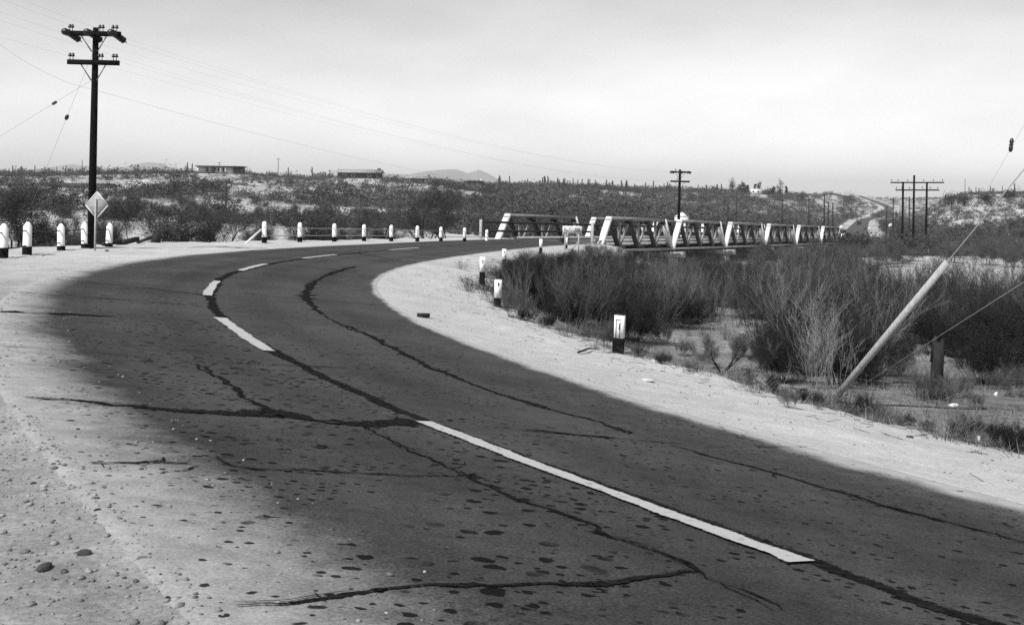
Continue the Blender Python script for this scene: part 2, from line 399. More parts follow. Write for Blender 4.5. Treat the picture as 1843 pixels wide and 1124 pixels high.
def ground_material():
    m = bpy.data.materials.new('desert_sand'); m.use_nodes = True; nt = m.node_tree; b = nt.nodes['Principled BSDF']
    b.inputs['Roughness'].default_value = .95; b.inputs['Specular IOR Level'].default_value = .1
    tcn = N(nt, 'ShaderNodeTexCoord'); ln = nt.links.new
    big = N(nt, 'ShaderNodeTexNoise', Scale=.35, Detail=4.0); mid = N(nt, 'ShaderNodeTexNoise', Scale=3.0, Detail=5.0, Roughness=.7); fine = N(nt, 'ShaderNodeTexNoise', Scale=28.0, Detail=4.0, Roughness=.75)
    for n in (big, mid, fine): ln(tcn.outputs['Object'], n.inputs['Vector'])
    at_ = N(nt, 'ShaderNodeAttribute', attribute_name='floor')     # 0 bare sand .. 1 littered floor
    def rng(src, a, b_, c, d):
        r = N(nt, 'ShaderNodeMapRange'); r.inputs['From Min'].default_value = a; r.inputs['From Max'].default_value = b_; r.inputs['To Min'].default_value = c; r.inputs['To Max'].default_value = d; ln(src, r.inputs['Value']); return r.outputs[0]
    def mth(op, a, b_):
        q = N(nt, 'ShaderNodeMath', operation=op)
        for k, x in enumerate((a, b_)):
            if hasattr(x, 'type'): ln(x, q.inputs[k])
            else: q.inputs[k].default_value = x
        return q.outputs[0]
    sand = mth('MULTIPLY', rng(big.outputs[0], .3, .7, .40, .49), mth('MULTIPLY', rng(mid.outputs[0], .3, .7, .86, 1.12), rng(fine.outputs[0], .3, .7, .72, 1.22)))
    dirt = mth('MULTIPLY', rng(mid.outputs[0], .35, .65, .045, .135), rng(fine.outputs[0], .3, .7, .7, 1.3))
    msk = mth('MULTIPLY', at_.outputs['Fac'], rng(big.outputs[0], .35, .6, 1.0, .75))
    mx = N(nt, 'ShaderNodeMix', data_type='FLOAT'); ln(msk, mx.inputs[0]); ln(sand, mx.inputs[2]); ln(dirt, mx.inputs[3])
    ln(mx.outputs[0], b.inputs['Base Color'])
    vor = N(nt, 'ShaderNodeTexVoronoi', Scale=22.0); ln(tcn.outputs['Object'], vor.inputs['Vector'])
    h = mth('ADD', mth('MULTIPLY', mid.outputs[0], 1.0), mth('ADD', mth('MULTIPLY', fine.outputs[0], .5), mth('MULTIPLY', vor.outputs['Distance'], -.25)))
    bn = N(nt, 'ShaderNodeBump', Strength=.55, Distance=.04); ln(h, bn.inputs['Height']); ln(bn.outputs[0], b.inputs['Normal'])
    return m
M['sand'] = ground_material()
gme = mesh_np('ground', V, [quads, tri], M['sand'], smooth=True)
# litter-covered floor of the wash (right of the shoulder crest)
fl = np.zeros(len(V)); nn = np.nonzero((np.abs(V[:, 0]) < 60) & (V[:, 1] > -10) & (V[:, 1] < 110))[0]
s_, d_ = road_sd(V[nn, 0], V[nn, 1])
Wc = np.interp(s_, *WRT) + WR
fl[nn] = smooth(-.5, .7, d_ - Wc + .9 * vnoise(V[nn, 0], V[nn, 1], 1.3, 21) + .5 * vnoise(V[nn, 0], V[nn, 1], .5, 22)) * (1 - smooth(50, 75, V[nn, 1])) * np.clip(.78 + .9 * vnoise(V[nn, 0], V[nn, 1], 5, 23), .25, 1)
fl[nn] = np.maximum(fl[nn], .8 * smooth(0, 1.5, -d_ - WL - np.interp(s_, *WLT)) * (1 - smooth(50, 80, V[nn, 1])))
fl[nn] = np.maximum(fl[nn], (.60 + .16 * vnoise(V[nn, 0], V[nn, 1], .8, 24) + .12 * vnoise(V[nn, 0], V[nn, 1], .25, 25)) * smooth(-.6, .3, -d_ - WL) * (1 - smooth(14, 36, V[nn, 1])))
hl = np.nonzero((V[:, 1] > 130) & (V[:, 1] < 1700))[0]
fl[hl] = np.maximum(fl[hl], smooth(130, 220, V[hl, 1]) * np.clip(.22 + 1.0 * vnoise(V[hl, 0], V[hl, 1], 11, 26) + .9 * vnoise(V[hl, 0], V[hl, 1], 4.5, 27), 0, .85))
gme.attributes.new('floor', 'FLOAT', 'POINT').data.foreach_set('value', fl.astype(np.float32))
tag(link('ground', gme), kind='structure')

# ------------------------------------------------------------------ the highway
def asphalt_material():
    m = bpy.data.materials.new('asphalt'); m.use_nodes = True; nt = m.node_tree; b = nt.nodes['Principled BSDF']; ln = nt.links.new
    b.inputs['Roughness'].default_value = .9; b.inputs['Specular IOR Level'].default_value = .03
    tcn = N(nt, 'ShaderNodeTexCoord')
    def mth(op, a, b_, c=None):
        q = N(nt, 'ShaderNodeMath', operation=op)
        for k, x in enumerate((a, b_) if c is None else (a, b_, c)):
            if hasattr(x, 'type'): ln(x, q.inputs[k])
            else: q.inputs[k].default_value = x
        return q.outputs[0]
    def rng(src, a, b_, c, d):
        r = N(nt, 'ShaderNodeMapRange'); r.inputs['From Min'].default_value = a; r.inputs['From Max'].default_value = b_; r.inputs['To Min'].default_value = c; r.inputs['To Max'].default_value = d; ln(src, r.inputs['Value']); return r.outputs[0]
    def nz(s, d=4.0, r=.65):
        n = N(nt, 'ShaderNodeTexNoise', Scale=s, Detail=d, Roughness=r); ln(tcn.outputs['Object'], n.inputs['Vector']); return n.outputs[0]
    dust = N(nt, 'ShaderNodeAttribute', attribute_name='dust').outputs['Fac']; spot = N(nt, 'ShaderNodeAttribute', attribute_name='spot').outputs['Fac']
    track = N(nt, 'ShaderNodeAttribute', attribute_name='track').outputs['Fac']
    n1, n2, n3 = nz(.6), nz(5.0), nz(60.0, 3.0, .8)
    base = mth('MULTIPLY', rng(n1, .3, .7, .042, .066), mth('MULTIPLY', mth('MULTIPLY', track, rng(n2, .3, .7, .82, 1.18)), rng(n3, .3, .7, .42, 1.65)))
    # drips and tar spots: round blots of random size
    allspot = None
    for sc_, lo, hi in ((2.0, .0, .12), (3.6, .0, .22), (6.5, .0, .30), (11.0, .0, .38)):
        v = N(nt, 'ShaderNodeTexVoronoi', voronoi_dimensions='2D', Scale=sc_, Randomness=1.0)
        wv = N(nt, 'ShaderNodeVectorMath', operation='ADD'); nn_ = N(nt, 'ShaderNodeTexNoise', Scale=sc_ * 3, Detail=2.0); ln(tcn.outputs['Object'], nn_.inputs['Vector'])
        sc2 = N(nt, 'ShaderNodeVectorMath', operation='SCALE'); ln(nn_.outputs['Color'], sc2.inputs[0]); sc2.inputs['Scale'].default_value = .34 / sc_
        ln(tcn.outputs['Object'], wv.inputs[0]); ln(sc2.outputs[0], wv.inputs[1]); ln(wv.outputs[0], v.inputs['Vector'])
        sep = N(nt, 'ShaderNodeSeparateColor'); ln(v.outputs['Color'], sep.inputs[0])
        radius = mth('MULTIPLY', mth('MULTIPLY', mth('POWER', sep.outputs[0], 1.8), hi), spot)
        k = mth('MULTIPLY', mth('SUBTRACT', radius, v.outputs['Distance']), 45.0)
        cl = N(nt, 'ShaderNodeClamp'); ln(k, cl.inputs[0]); k = cl.outputs[0]
        pat = N(nt, 'ShaderNodeTexNoise', Scale=.55 + sc_ * .06, Detail=3.0); ln(tcn.outputs['Object'], pat.inputs['Vector'])
        k = mth('MULTIPLY', k, rng(pat.outputs[0], .465, .52, 0.0, 1.0))
        allspot = k if allspot is None else mth('MAXIMUM', allspot, k)
    dk = N(nt, 'ShaderNodeMix', data_type='FLOAT'); ln(mth('MULTIPLY', allspot, .95), dk.inputs[0]); ln(base, dk.inputs[2]); dk.inputs[3].default_value = .007
    sand = mth('MULTIPLY', rng(n2, .3, .7, .31, .39), rng(n3, .3, .7, .8, 1.2))
    e = mth('ADD', dust, mth('MULTIPLY', mth('SUBTRACT', n2, .5), mth('MULTIPLY', 1.7, mth('MULTIPLY', dust, mth('SUBTRACT', 1.0, dust)))))
    e = mth('ADD', e, mth('MULTIPLY', mth('SUBTRACT', n3, .5), mth('MULTIPLY', 2.0, mth('MULTIPLY', dust, mth('SUBTRACT', 1.0, dust)))))
    e = mth('MULTIPLY_ADD', e, 1.15, -.075)
    cl2 = N(nt, 'ShaderNodeClamp'); ln(e, cl2.inputs[0])
    cov = mth('MULTIPLY', cl2.outputs[0], mth('SUBTRACT', 1.0, mth('MULTIPLY', allspot, .93)))
    mx = N(nt, 'ShaderNodeMix', data_type='FLOAT'); ln(cov, mx.inputs[0]); ln(dk.outputs[0], mx.inputs[2]); ln(sand, mx.inputs[3])
    ln(mx.outputs[0], b.inputs['Base Color'])
    bn = N(nt, 'ShaderNodeBump', Strength=.35, Distance=.012); ln(mth('ADD', n3, mth('MULTIPLY', n2, .4)), bn.inputs['Height']); ln(bn.outputs[0], b.inputs['Normal'])
    return m
M['asphalt'] = asphalt_material()
# ribbon
d_row = np.concatenate([[-WL - .3], np.concatenate([np.linspace(-WL, -1.2, 30), np.linspace(-1.1, WR - .9, 20), np.linspace(WR - .85, WR, 14)]), [WR + .3]])
s_row = np.concatenate([np.arange(S0 + .5, -4, .3), np.arange(-4, 24, .1), np.arange(24, S_END + .01, .3)])
SS, DD = np.meshgrid(s_row, d_row, indexing='ij')
P = road_pt(SS.ravel(), DD.ravel())
P[:, 2] += np.where((DD.ravel() < -WL - .1) | (DD.ravel() > WR + .1), -.12, 0)
ns_, nd_ = SS.shape
ii, jj = np.meshgrid(np.arange(ns_ - 1), np.arange(nd_ - 1), indexing='ij')
q = np.stack([ii*nd_ + jj, ii*nd_ + jj + 1, (ii+1)*nd_ + jj + 1, (ii+1)*nd_ + jj], -1).reshape(-1, 4)
rme = mesh_np('highway', P, [q], M['asphalt'], smooth=True)
sf, df = SS.ravel(), DD.ravel()
wl = np.interp(sf, [-30, 2, 8, 14, 20, 27, 33, 45, 84], [1.6, 1.5, 1.4, 1.2, .95, .75, .55, .35, .2])
wr_ = np.interp(sf, [-30, 2, 10, 16, 24, 40, 84], [.75, .7, .5, .28, .16, .14, .14])
el = (df + WL) / wl; er = (WR - df) / wr_
edge_n = .45 * vnoise(P[:, 0], P[:, 1], 1.3, 31) + .35 * vnoise(P[:, 0], P[:, 1], .5, 32) + .25 * vnoise(P[:, 0], P[:, 1], .22, 34)
dl = 1 - smooth(0.05, 1.0, el + edge_n * .5); dl = dl ** 1.35 * np.interp(sf, [0, 8, 20, 40, 60], [.80, .80, .9, .9, .9])
dr = 1 - smooth(0.1, 1.0, er + edge_n)
dust = np.clip(np.maximum(dl, dr), 0, 1)
dust = np.maximum(dust, np.interp(sf, [-10, 4, 12, 20], [.13, .10, .07, 0.03]) * np.where(df < 0, smooth(-1.0, -3.0, df), smooth(1.7, 3.2, df)))
spot = np.interp(sf, [0, 15, 25, 40], [1.0, .95, .75, .35]) * np.interp(df, [-3.1, -2.4, -1.6, -.3, .4, 3.5], [.5, .75, 1.0, 1.0, .75, .55])
rme.attributes.new('dust', 'FLOAT', 'POINT').data.foreach_set('value', dust.astype(np.float32))
tr_ = 1.06 - .20 * sum(np.exp(-((df - c_) / .34) ** 2) for c_ in (-2.15, -.75, .85, 2.3)) + .25 * vnoise(P[:, 0], P[:, 1], 2.3, 33)
rme.attributes.new('track', 'FLOAT', 'POINT').data.foreach_set('value', tr_.astype(np.float32))
rme.attributes.new('spot', 'FLOAT', 'POINT').data.foreach_set('value', spot.astype(np.float32))
highway = tag(link('highway', rme), kind='structure')

M['tar'] = mat('tar', .006, .020, 18, rough=.95, spec=0.0, contrast=(.35, .6))
M['stripe_paint'] = mat('stripe_paint', .16, .40, 18, rough=.9, spec=.03, contrast=(.28, .46), detail=8)
def ragged(m, lo, sc_, amp):
    nt = m.node_tree; ln = nt.links.new; b = nt.nodes['Principled BSDF']; out = [n for n in nt.nodes if n.type == 'OUTPUT_MATERIAL'][0]
    a = N(nt, 'ShaderNodeAttribute', attribute_name='core'); t = N(nt, 'ShaderNodeTexCoord'); n = N(nt, 'ShaderNodeTexNoise', Scale=sc_, Detail=5.0, Roughness=.75); ln(t.outputs['Object'], n.inputs['Vector'])
    k = N(nt, 'ShaderNodeMath', operation='MULTIPLY_ADD'); ln(n.outputs[0], k.inputs[0]); k.inputs[1].default_value = amp; ln(a.outputs['Fac'], k.inputs[2])
    r = N(nt, 'ShaderNodeMapRange'); r.inputs['From Min'].default_value = lo + amp * .5 - .07; r.inputs['From Max'].default_value = lo + amp * .5 + .07; ln(k.outputs[0], r.inputs['Value'])
    tr = N(nt, 'ShaderNodeBsdfTransparent'); mx = N(nt, 'ShaderNodeMixShader'); ln(r.outputs[0], mx.inputs[0]); ln(tr.outputs[0], mx.inputs[1]); ln(b.outputs[0], mx.inputs[2]); ln(mx.outputs[0], out.inputs['Surface'])
ragged(M['tar'], .42, 34, 1.9); ragged(M['stripe_paint'], .12, 30, .8)
def road_ribbon(name, sd, half, dz, m, jit=.0, seed=0, step=.12, rough_w=.35):
    """irregular band on the road along (s, d) points"""
    sd = np.array(sd, float); l = np.concatenate([[0], np.cumsum(np.hypot(np.diff(sd[:, 0]), np.diff(sd[:, 1])))])
    k = max(int(l[-1] / step), 2); t = np.linspace(0, l[-1], k)
    s = np.interp(t, l, sd[:, 0]); d = np.interp(t, l, sd[:, 1])
    r = np.random.default_rng(seed)
    def wob(a, n): 
        z = np.zeros(k)
        for sc_, am in ((1.6, .8), (.6, .7), (.2, .6), (.08, .5)):
            kn = np.arange(-1, l[-1] / sc_ + 3); z += am * np.interp(t / sc_, kn, r.normal(0, 1, len(kn)))
        return z * a
    ts = np.gradient(s); td = np.gradient(d); nn_ = np.hypot(ts, td) + 1e-9; ns0, nd0 = -td / nn_, ts / nn_
    j = wob(jit, k); hw = half if hasattr(half, '__len__') else [half, half]
    hw = np.interp(t / l[-1], np.linspace(0, 1, len(hw)), hw)
    wa = np.maximum(hw * (1 + wob(rough_w, k)), hw * .05); wb = np.maximum(hw * (1 + wob(rough_w, k)), hw * .05)
    A = road_pt(s + ns0 * (j + wa), d + nd0 * (j + wa), dz); Bm = road_pt(s + ns0 * j, d + nd0 * j, dz); B = road_pt(s + ns0 * (j - wb), d + nd0 * (j - wb), dz)
    V = np.concatenate([A, Bm, B]); i = np.arange(k - 1)
    q = np.concatenate([np.stack([i, i + 1, k + i + 1, k + i], 1), np.stack([k + i, k + i + 1, 2*k + i + 1, 2*k + i], 1)])
    me = mesh_np(name, V, [q], m); me.attributes.new('core', 'FLOAT', 'POINT').data.foreach_set('value', np.concatenate([np.zeros(k), np.ones(k), np.zeros(k)]).astype(np.float32))
    return link(name, me, highway)
def pix_road(pts):
    P = [pixg(*p) for p in pts]; s, d = road_sd(np.array([p.x for p in P]), np.array([p.y for p in P])); return np.stack([s, d], 1)
def crack(sd, h, dz, j, seed):
    r = np.random.default_rng(seed); l = np.concatenate([[0], np.cumsum(np.hypot(np.diff(sd[:, 0]), np.diff(sd[:, 1])))]); parts = [(sd, [x * .55 for x in h], j, .8), (sd + [.0, .02], [x * .8 for x in h], j * 1.3, 1.2)]
    for b in range(max(int(l[-1] * .9), 2)):
        t = r.uniform(0, l[-1]); p = np.array([np.interp(t, l, sd[:, 0]), np.interp(t, l, sd[:, 1])]); a = r.uniform(0, 6.28); n = r.integers(2, 4); P = [p]
        for q_ in range(n): a += r.normal(0, .5); P.append(P[-1] + np.array([math.cos(a), math.sin(a)]) * r.uniform(.04, .15))
        parts.append((np.array(P), [min(max(h) * .35, .022), .010, .004], .02, .6))
    for b in range(max(int(l[-1] * 1.2), 2)):
        t = r.uniform(0, l[-1]); p = np.array([np.interp(t, l, sd[:, 0]), np.interp(t, l, sd[:, 1])]) + r.normal(0, .06, 2); a = r.uniform(0, 6.28); e = np.array([math.cos(a), math.sin(a)]) * r.uniform(.02, .05)
        parts.append((np.array([p - e, p, p + e]), [.004, r.uniform(.006, .026), .004], .01, .7))
    ob = [road_ribbon('tar_crack', P, hw_, dz + .00012 * q_, M['tar'], jj_, seed * 31 + q_, .035, rw) for q_, (P, hw_, jj_, rw) in enumerate(parts)]
    V, F, off = [], [], 0
    for o in ob:
        co = np.empty(len(o.data.vertices) * 3); o.data.vertices.foreach_get('co', co); f = np.empty(len(o.data.polygons) * 4, np.int32); o.data.polygons.foreach_get('vertices', f); V.append(co.reshape(-1, 3)); F.append(f.reshape(-1, 4) + off); off += len(V[-1])
    core = np.concatenate([np.repeat([0., 1., 0.], len(v) // 3) for v in V])
    for o in ob: me = o.data; bpy.data.objects.remove(o); bpy.data.meshes.remove(me)
    me = mesh_np('tar_crack', np.concatenate(V), [np.concatenate(F)], M['tar']); me.attributes.new('core', 'FLOAT', 'POINT').data.foreach_set('value', core.astype(np.float32)); link('tar_crack', me, highway)
road_ribbon('tar_seam', [(-8, .12), (8, .08), (20, .03), (40, .02), (82, .0)], [.10, .11, .14, .15, .12, .10], .005, M['tar'], .02, 1, .1, .2)
DASH = [((1435, 1018), (752, 762)), ((483, 634), (400, 574)), ((370, 533), (392, 507)), ((430, 488), (477, 476)), ((549, 466), (604, 459)), ((697, 450), (762, 447))]
for k, (a, b) in enumerate(DASH):
    sd = pix_road([a, b]); road_ribbon('centre_dash', [(sd[0, 0], 0), (sd[1, 0], 0)], .082 if k == 0 else .10, .016, M['stripe_paint'], .004, 40 + k, .04, .12)
for k, (pts, h, j) in enumerate([
    ([(640, 480), (600, 491), (566, 510), (552, 530), (560, 548), (600, 577), (680, 614), (760, 656), (850, 692), (960, 730), (1060, 757), (1135, 780)], [.09, .12, .13, .12, .10, .07, .05], .04),
    ([(1215, 803), (1260, 818), (1330, 836), (1400, 854), (1500, 886), (1640, 927), (1843, 980)], [.03, .06, .04, .05, .05], .03),
    ([(40, 717), (120, 722), (240, 731), (330, 741), (420, 746), (500, 746), (560, 757), (640, 766), (748, 760)], [.03, .10, .05, .12, .2, .08, .16, .2], .05),
    ([(410, 1090), (520, 1085), (600, 1070), (700, 1060), (760, 1055), (850, 1056), (1000, 1054), (1100, 1050), (1180, 1038), (1240, 1028)], [.01, .03, .025, .05, .025, .03, .03, .02], .02),
    ([(160, 838), (270, 836), (340, 840)], [.02, .04, .01], .03),
    ([(385, 824), (405, 840), (440, 846), (520, 848), (620, 852), (700, 857), (800, 859), (862, 863)], [.02, .03, .04, .05, .04, .02], .03),
    ([(355, 655), (382, 672), (420, 697), (450, 722), (490, 745)], [.03, .05, .06, .1], .06),
    ([(640, 768), (700, 796), (760, 820), (830, 851), (870, 873), (930, 901), (1000, 920), (1050, 941), (1090, 966), (1130, 976), (1200, 1001), (1260, 1030), (1330, 1065), (1400, 1102)], [.05, .03, .03, .025, .03, .02], .04),
    ([(870, 769), (960, 778), (1080, 788), (1180, 797), (1220, 801)], [.03, .06, .05, .05], .03),
    ([(1240, 803), (1310, 806), (1465, 806)], [.015, .03, .01], .02),
    ([(100, 503), (250, 518), (368, 532)], [.04, .06, .05], .03),
    ([(384, 520), (480, 534), (690, 551)], [.05, .04, .03], .03),
    ([(20, 526), (200, 539), (365, 552)], [.04, .06, .04], .03),
    ([(0, 563), (110, 567), (205, 571)], [.12, .16, .05], .02),
    ([(0, 624), (180, 637), (360, 653), (500, 659), (620, 663)], [.025, .03, .025, .02], .02),
    ([(420, 467), (520, 477), (640, 490)], [.06, .05, .03], .02),
    ([(620, 452), (700, 466), (760, 474)], [.05, .04], .02)]):
    sd0 = pix_road(pts); crack(sd0, [x * (.85 if k in (0, 13) else .62 if k == 2 else .5) for x in h], .006 + .0003 * k, j * .6, 60 + k)

# the far road, a sheet lying on the graded verge
hw = 3.3; nx, ny = np.cos(FH), -np.sin(FH)
V = []
for d in (-hw, -hw / 2, 0, hw / 2, hw): V.append(np.stack([FL[:, 0] + nx * d, FL[:, 1] + ny * d, FL[:, 2] + .05 + .0 * FL[:, 2]], 1))
V = np.concatenate(V); k = len(FL); i = np.arange(k - 1)
q = np.concatenate([np.stack([a*k + i, (a+1)*k + i, (a+1)*k + i + 1, a*k + i + 1], 1) for a in range(4)])
M['far_asphalt'] = mat('far_asphalt', .05, .075, .2)
tag(link('distant_road', mesh_np('distant_road', V, [q], M['far_asphalt'])), kind='structure')

# ------------------------------------------------------------------ mountains on the horizon
def mountains():
    sk = [(-300, 308), (40, 306), (80, 300), (130, 294), (165, 299), (205, 302), (225, 299), (245, 293), (268, 290), (290, 292), (312, 302), (380, 318), (480, 322), (600, 313), (630, 306), (652, 303), (690, 311), (735, 313), (770, 306), (800, 303.5), (822, 303), (842, 311), (862, 304), (878, 311), (905, 327), (960, 345), (1000, 362)]
    D = 9000.0; xs = np.linspace(-300, 1010, 340); yy = np.interp(xs, [a for a, b in sk], [b for a, b in sk])
    dep = np.linspace(-1400, 1400, 34); V = []
    for dy in dep:
        Y = D + dy; f = max(0.0, 1 - abs(dy) / 1400) ** 1.3
        for x, y in zip(xs, yy):
            p = at(x, y, D); X = p.x * Y / D; hz = max(p.z, 0) + 30
            n = float(vnoise([X], [Y], 420, 51)[0]) * .55 + float(vnoise([X], [Y], 170, 52)[0]) * .3
            V.append((X, Y, -30 + hz * f * (1 + n * (1 - f) * 1.6)))
    a, b = len(dep), len(xs); ii, jj = np.meshgrid(np.arange(a - 1), np.arange(b - 1), indexing='ij')
    q = np.stack([ii*b + jj, ii*b + jj + 1, (ii+1)*b + jj + 1, (ii+1)*b + jj], -1).reshape(-1, 4)
    me = mesh_np('mountains', np.array(V), [q], mat('mountain_rock', .09, .16, .004), smooth=False)
    tag(link('mountains', me), kind='structure')
mountains()
# ------------------------------------------------------------------ the truss bridge
def bp(t, d, z): return Vector((B0[0] + BD[0]*t + BN[0]*d, B0[1] + BD[1]*t + BN[1]*d, B0[2] + BS*t + z))
UPV = Vector((0, 0, 1)); LAT = Vector((BN[0], BN[1], 0)); ALO = Vector((BD[0], BD[1], BS)).normalized()
SPAN = 18.07; NSP = 6
bridge = empty('truss_bridge', bp(0, 0, -.3), 'long low steel truss bridge of six spans on concrete piers across the creek', 'bridge')
def bpart(mb, name, m, parent=bridge):
    o = mb.build(name, m, parent); o.matrix_parent_inverse = Matrix.Translation(-bridge.location) if parent is bridge else Matrix(); return o
ZB, ZT = -.62, 1.86
for k in range(NSP):
    for sd in (-1, 1):
        d = 3.75 if sd > 0 else -3.6; of = -.9 if sd > 0 else -3.3; t0, t1 = SPAN*k + .22 + of, SPAN*(k+1) - .22 + of; p = (t1 - t0) / 4
        bn_ = [t0 + i*p for i in range(5)]; tn = [t0 + (i + .5)*p for i in range(4)]
        mb = MB()
        mb.bar(bp(tn[0] - .05, d, ZT), bp(tn[3] + .05, d, ZT), .34, .26)
        mb.bar(bp(t0, d, ZB), bp(t1, d, ZB), .30, .20)
        tr = bpart(mb, 'truss', M['bridge_steel'])
        for a, b in (((bn_[0], ZB), (tn[0], ZT)), ((bn_[4], ZB), (tn[3], ZT))):
            mb = MB(); mb.bar(bp(a[0], d, a[1]), bp(b[0], d, b[1] + .05), .46, .26, side=LAT)
            bpart(mb, 'end_post', M['sunlit_end_post_steel'], tr)
        for i in range(3):
            mb = MB(); A, Bq = bp(tn[i], d, ZT - .1), bp(bn_[i+1], d, ZB + .1); ax = (Bq - A).normalized(); pr = ax.cross(LAT).normalized() * .14
            mb.bar(A + pr, Bq + pr, .22, .11, side=LAT); mb.bar(A - pr, Bq - pr, .22, .11, side=LAT)
            nl = 9
            for j in range(nl):
                s1 = pr if j % 2 else -pr; mb.bar(A.lerp(Bq, j / nl) + s1 + LAT * .1, A.lerp(Bq, (j + 1) / nl) - s1 + LAT * .1, .02, .075, side=LAT)
                mb.bar(A.lerp(Bq, j / nl) - s1 - LAT * .1, A.lerp(Bq, (j + 1) / nl) + s1 - LAT * .1, .02, .075, side=LAT)
            bpart(mb, 'laced_diagonal', M['shaded_lacing_steel'], tr)
            mb = MB(); mb.bar(bp(bn_[i+1], d, ZB + .1), bp(tn[i+1], d, ZT - .1), .16, .13, side=LAT); bpart(mb, 'diagonal', M['bridge_steel'], tr)
            mb = MB(); mb.bar(bp(bn_[i+1], d, ZB + .05), bp(bn_[i+1], d, ZT - .12), .14, .30, side=LAT); bpart(mb, 'upright', M['bridge_steel'], tr)
        for i in range(4):
            mb = MB(); mb.bar(bp(tn[i] - .34, d, ZT - .22), bp(tn[i] + .34, d, ZT - .22), .38, .30); bpart(mb, 'gusset_plate', M['dark_steel'], tr)  # gussets coloured near black for the shadow below the top chord
mb = MB(); mb.bar(bp(-.3, 0, -.14), bp(SPAN*NSP + .3, 0, -.14), 6.7, .26); bpart(mb, 'deck_slab', M['concrete'])
mb = MB(); mb.bar(bp(-.3, 0, .004), bp(SPAN*NSP + 25, 0, .004), 6.1, .03); bpart(mb, 'roadway', M['far_asphalt'])
for sd in (-1, 1):
    mb = MB(); mb.bar(bp(-.3, 3.2*sd, .13), bp(SPAN*NSP + .3, 3.2*sd, .13), .26, .26); bpart(mb, 'kerb', M['concrete'])
    for z in (.66, 1.3):
        mb = MB(); mb.bar(bp(-5.6 if sd < 0 else -1.2, 3.34*sd, z), bp(SPAN*NSP + 1.5, 3.42*sd, z), .06, .17); bpart(mb, 'guard_rail', M['dark_steel'])
    for t in ((-5.6,) if sd < 0 else (-1.3,)):
        q = bp(t, 3.5*sd, 0); mb = MB(); mb.bar(q - UPV*1.0, q + UPV*1.48, .2, .12); bpart(mb, 'rail_post', M['pale_wood'])
    mb = MB(); mb.bar(bp(.3, 2.4*sd, -.55), bp(SPAN*NSP - .3, 2.4*sd, -.55), .2, .5); bpart(mb, 'stringer', M['dark_steel'])
for i in range(NSP * 4 + 1):
    t = SPAN * i / 4; mb = MB(); mb.bar(bp(t, -3.6, -.6), bp(t, 3.6, -.6), .22, .55); bpart(mb, 'floor_beam', M['dark_steel'])
for k in range(1, NSP):
    t = SPAN * k; g = min(gz1(*bp(t, d, 0)[:2]) for d in (-4, 0, 4))
    mb = MB(); mb.bar(bp(t, -4.6, -1.12), bp(t, 4.6, -1.12), 1.15, .5); pc = bpart(mb, 'pier_cap', M['concrete'])
    for d in (-3.5, 3.5):
        q = bp(t, d, -1.37); mb = MB(); n = 10
        mb.bar(Vector((q.x, q.y, g - .6)), q, .95, .95, up=ALO); bpart(mb, 'pier_column', M['concrete'], pc)
    mb = MB(); q = bp(t, 0, 0); zt = q.z - 1.37; mb.box((q.x, q.y, (zt + g - .6)/2), (6.1, .55, zt - g + .6), Matrix.Rotation(-BH, 3, 'Z')); bpart(mb, 'pier_wall', M['concrete'], pc)
for t, s in ((-.9, 1), (SPAN*NSP + .9, -1)):
    q = bp(t, 0, 0); g = q.z - 4.6; mb = MB(); mb.box((q.x, q.y, (q.z - .36 + g)/2), (8.6, 1.6, q.z - .36 - g), Matrix.Rotation(-BH, 3, 'Z')); bpart(mb, 'abutment', M['concrete'])

# gauge house beside the far truss
q = bp(49.0, -5.0, 0); gh = empty('gauge_house', (q.x, q.y, gz1(q.x, q.y)), 'small white gauge house with a pointed roof rising behind the bridge truss', 'gauge house', rz=-BH)
hgt = q.z + 2.5 - gh.location.z
mb = MB(); mb.box((0, 0, hgt/2 - .2), (1.35, 1.35, hgt + .4)); mb.build('wall', M['stucco'], gh)
mb = MB(); mb.add([(-.75,-.75,hgt),(.75,-.75,hgt),(.75,.75,hgt),(-.75,.75,hgt),(0,0,hgt+.55)], [(0,3,2,1)], [(0,1,4),(1,2,4),(2,3,4),(3,0,4)]); mb.build('roof', M['stucco'], gh)
mb = MB(); mb.box((.2, .69, hgt - 1.2), (.7, .05, 1.9)); mb.build('door', M['house_dark'], gh)

# ------------------------------------------------------------------ creek sign
p = at(1030, 413, 71.0); gsz = gz1(p.x, p.y)
cs = empty('creek_sign', (p.x, p.y, gsz), 'white name board reading RILLITO CREEK on two posts before the bridge', 'sign', rz=math.radians(-8))
hb = p.z - gsz
mb = MB(); mb.box((0, 0, hb), (1.22, .04, .43)); bd = mb.build('board', M['sign_white'], cs)
def text_mesh(txt, w, h, m, parent, loc, name='lettering', rot=(math.radians(90), 0, 0)):
    cu = bpy.data.curves.new(name, 'FONT'); cu.body = txt; cu.align_x = 'CENTER'; cu.align_y = 'CENTER'; cu.size = 1; cu.extrude = .01; cu.offset = .022
    tmp = bpy.data.objects.new('tmp', cu); C.objects.link(tmp); dg = bpy.context.evaluated_depsgraph_get(); dg.update()
    me = bpy.data.meshes.new_from_object(tmp.evaluated_get(dg)); bpy.data.objects.remove(tmp)
    co = np.empty(len(me.vertices) * 3, np.float32); me.vertices.foreach_get('co', co); co = co.reshape(-1, 3)
    mn, mx = co.min(0), co.max(0); co[:, 0] = (co[:, 0] - (mn[0]+mx[0])/2) * w / (mx[0]-mn[0]); co[:, 1] = (co[:, 1] - (mn[1]+mx[1])/2) * h / (mx[1]-mn[1]); co[:, 2] *= .4
    me.vertices.foreach_set('co', co.ravel()); me.update(); me.materials.clear(); me.materials.append(m); me.name = name
    o = link(name, me, parent, loc); o.rotation_euler = rot; return o
text_mesh('RILLITO CREEK', 1.06, .25, M['letter_black'], bd, (0, -.024, hb))
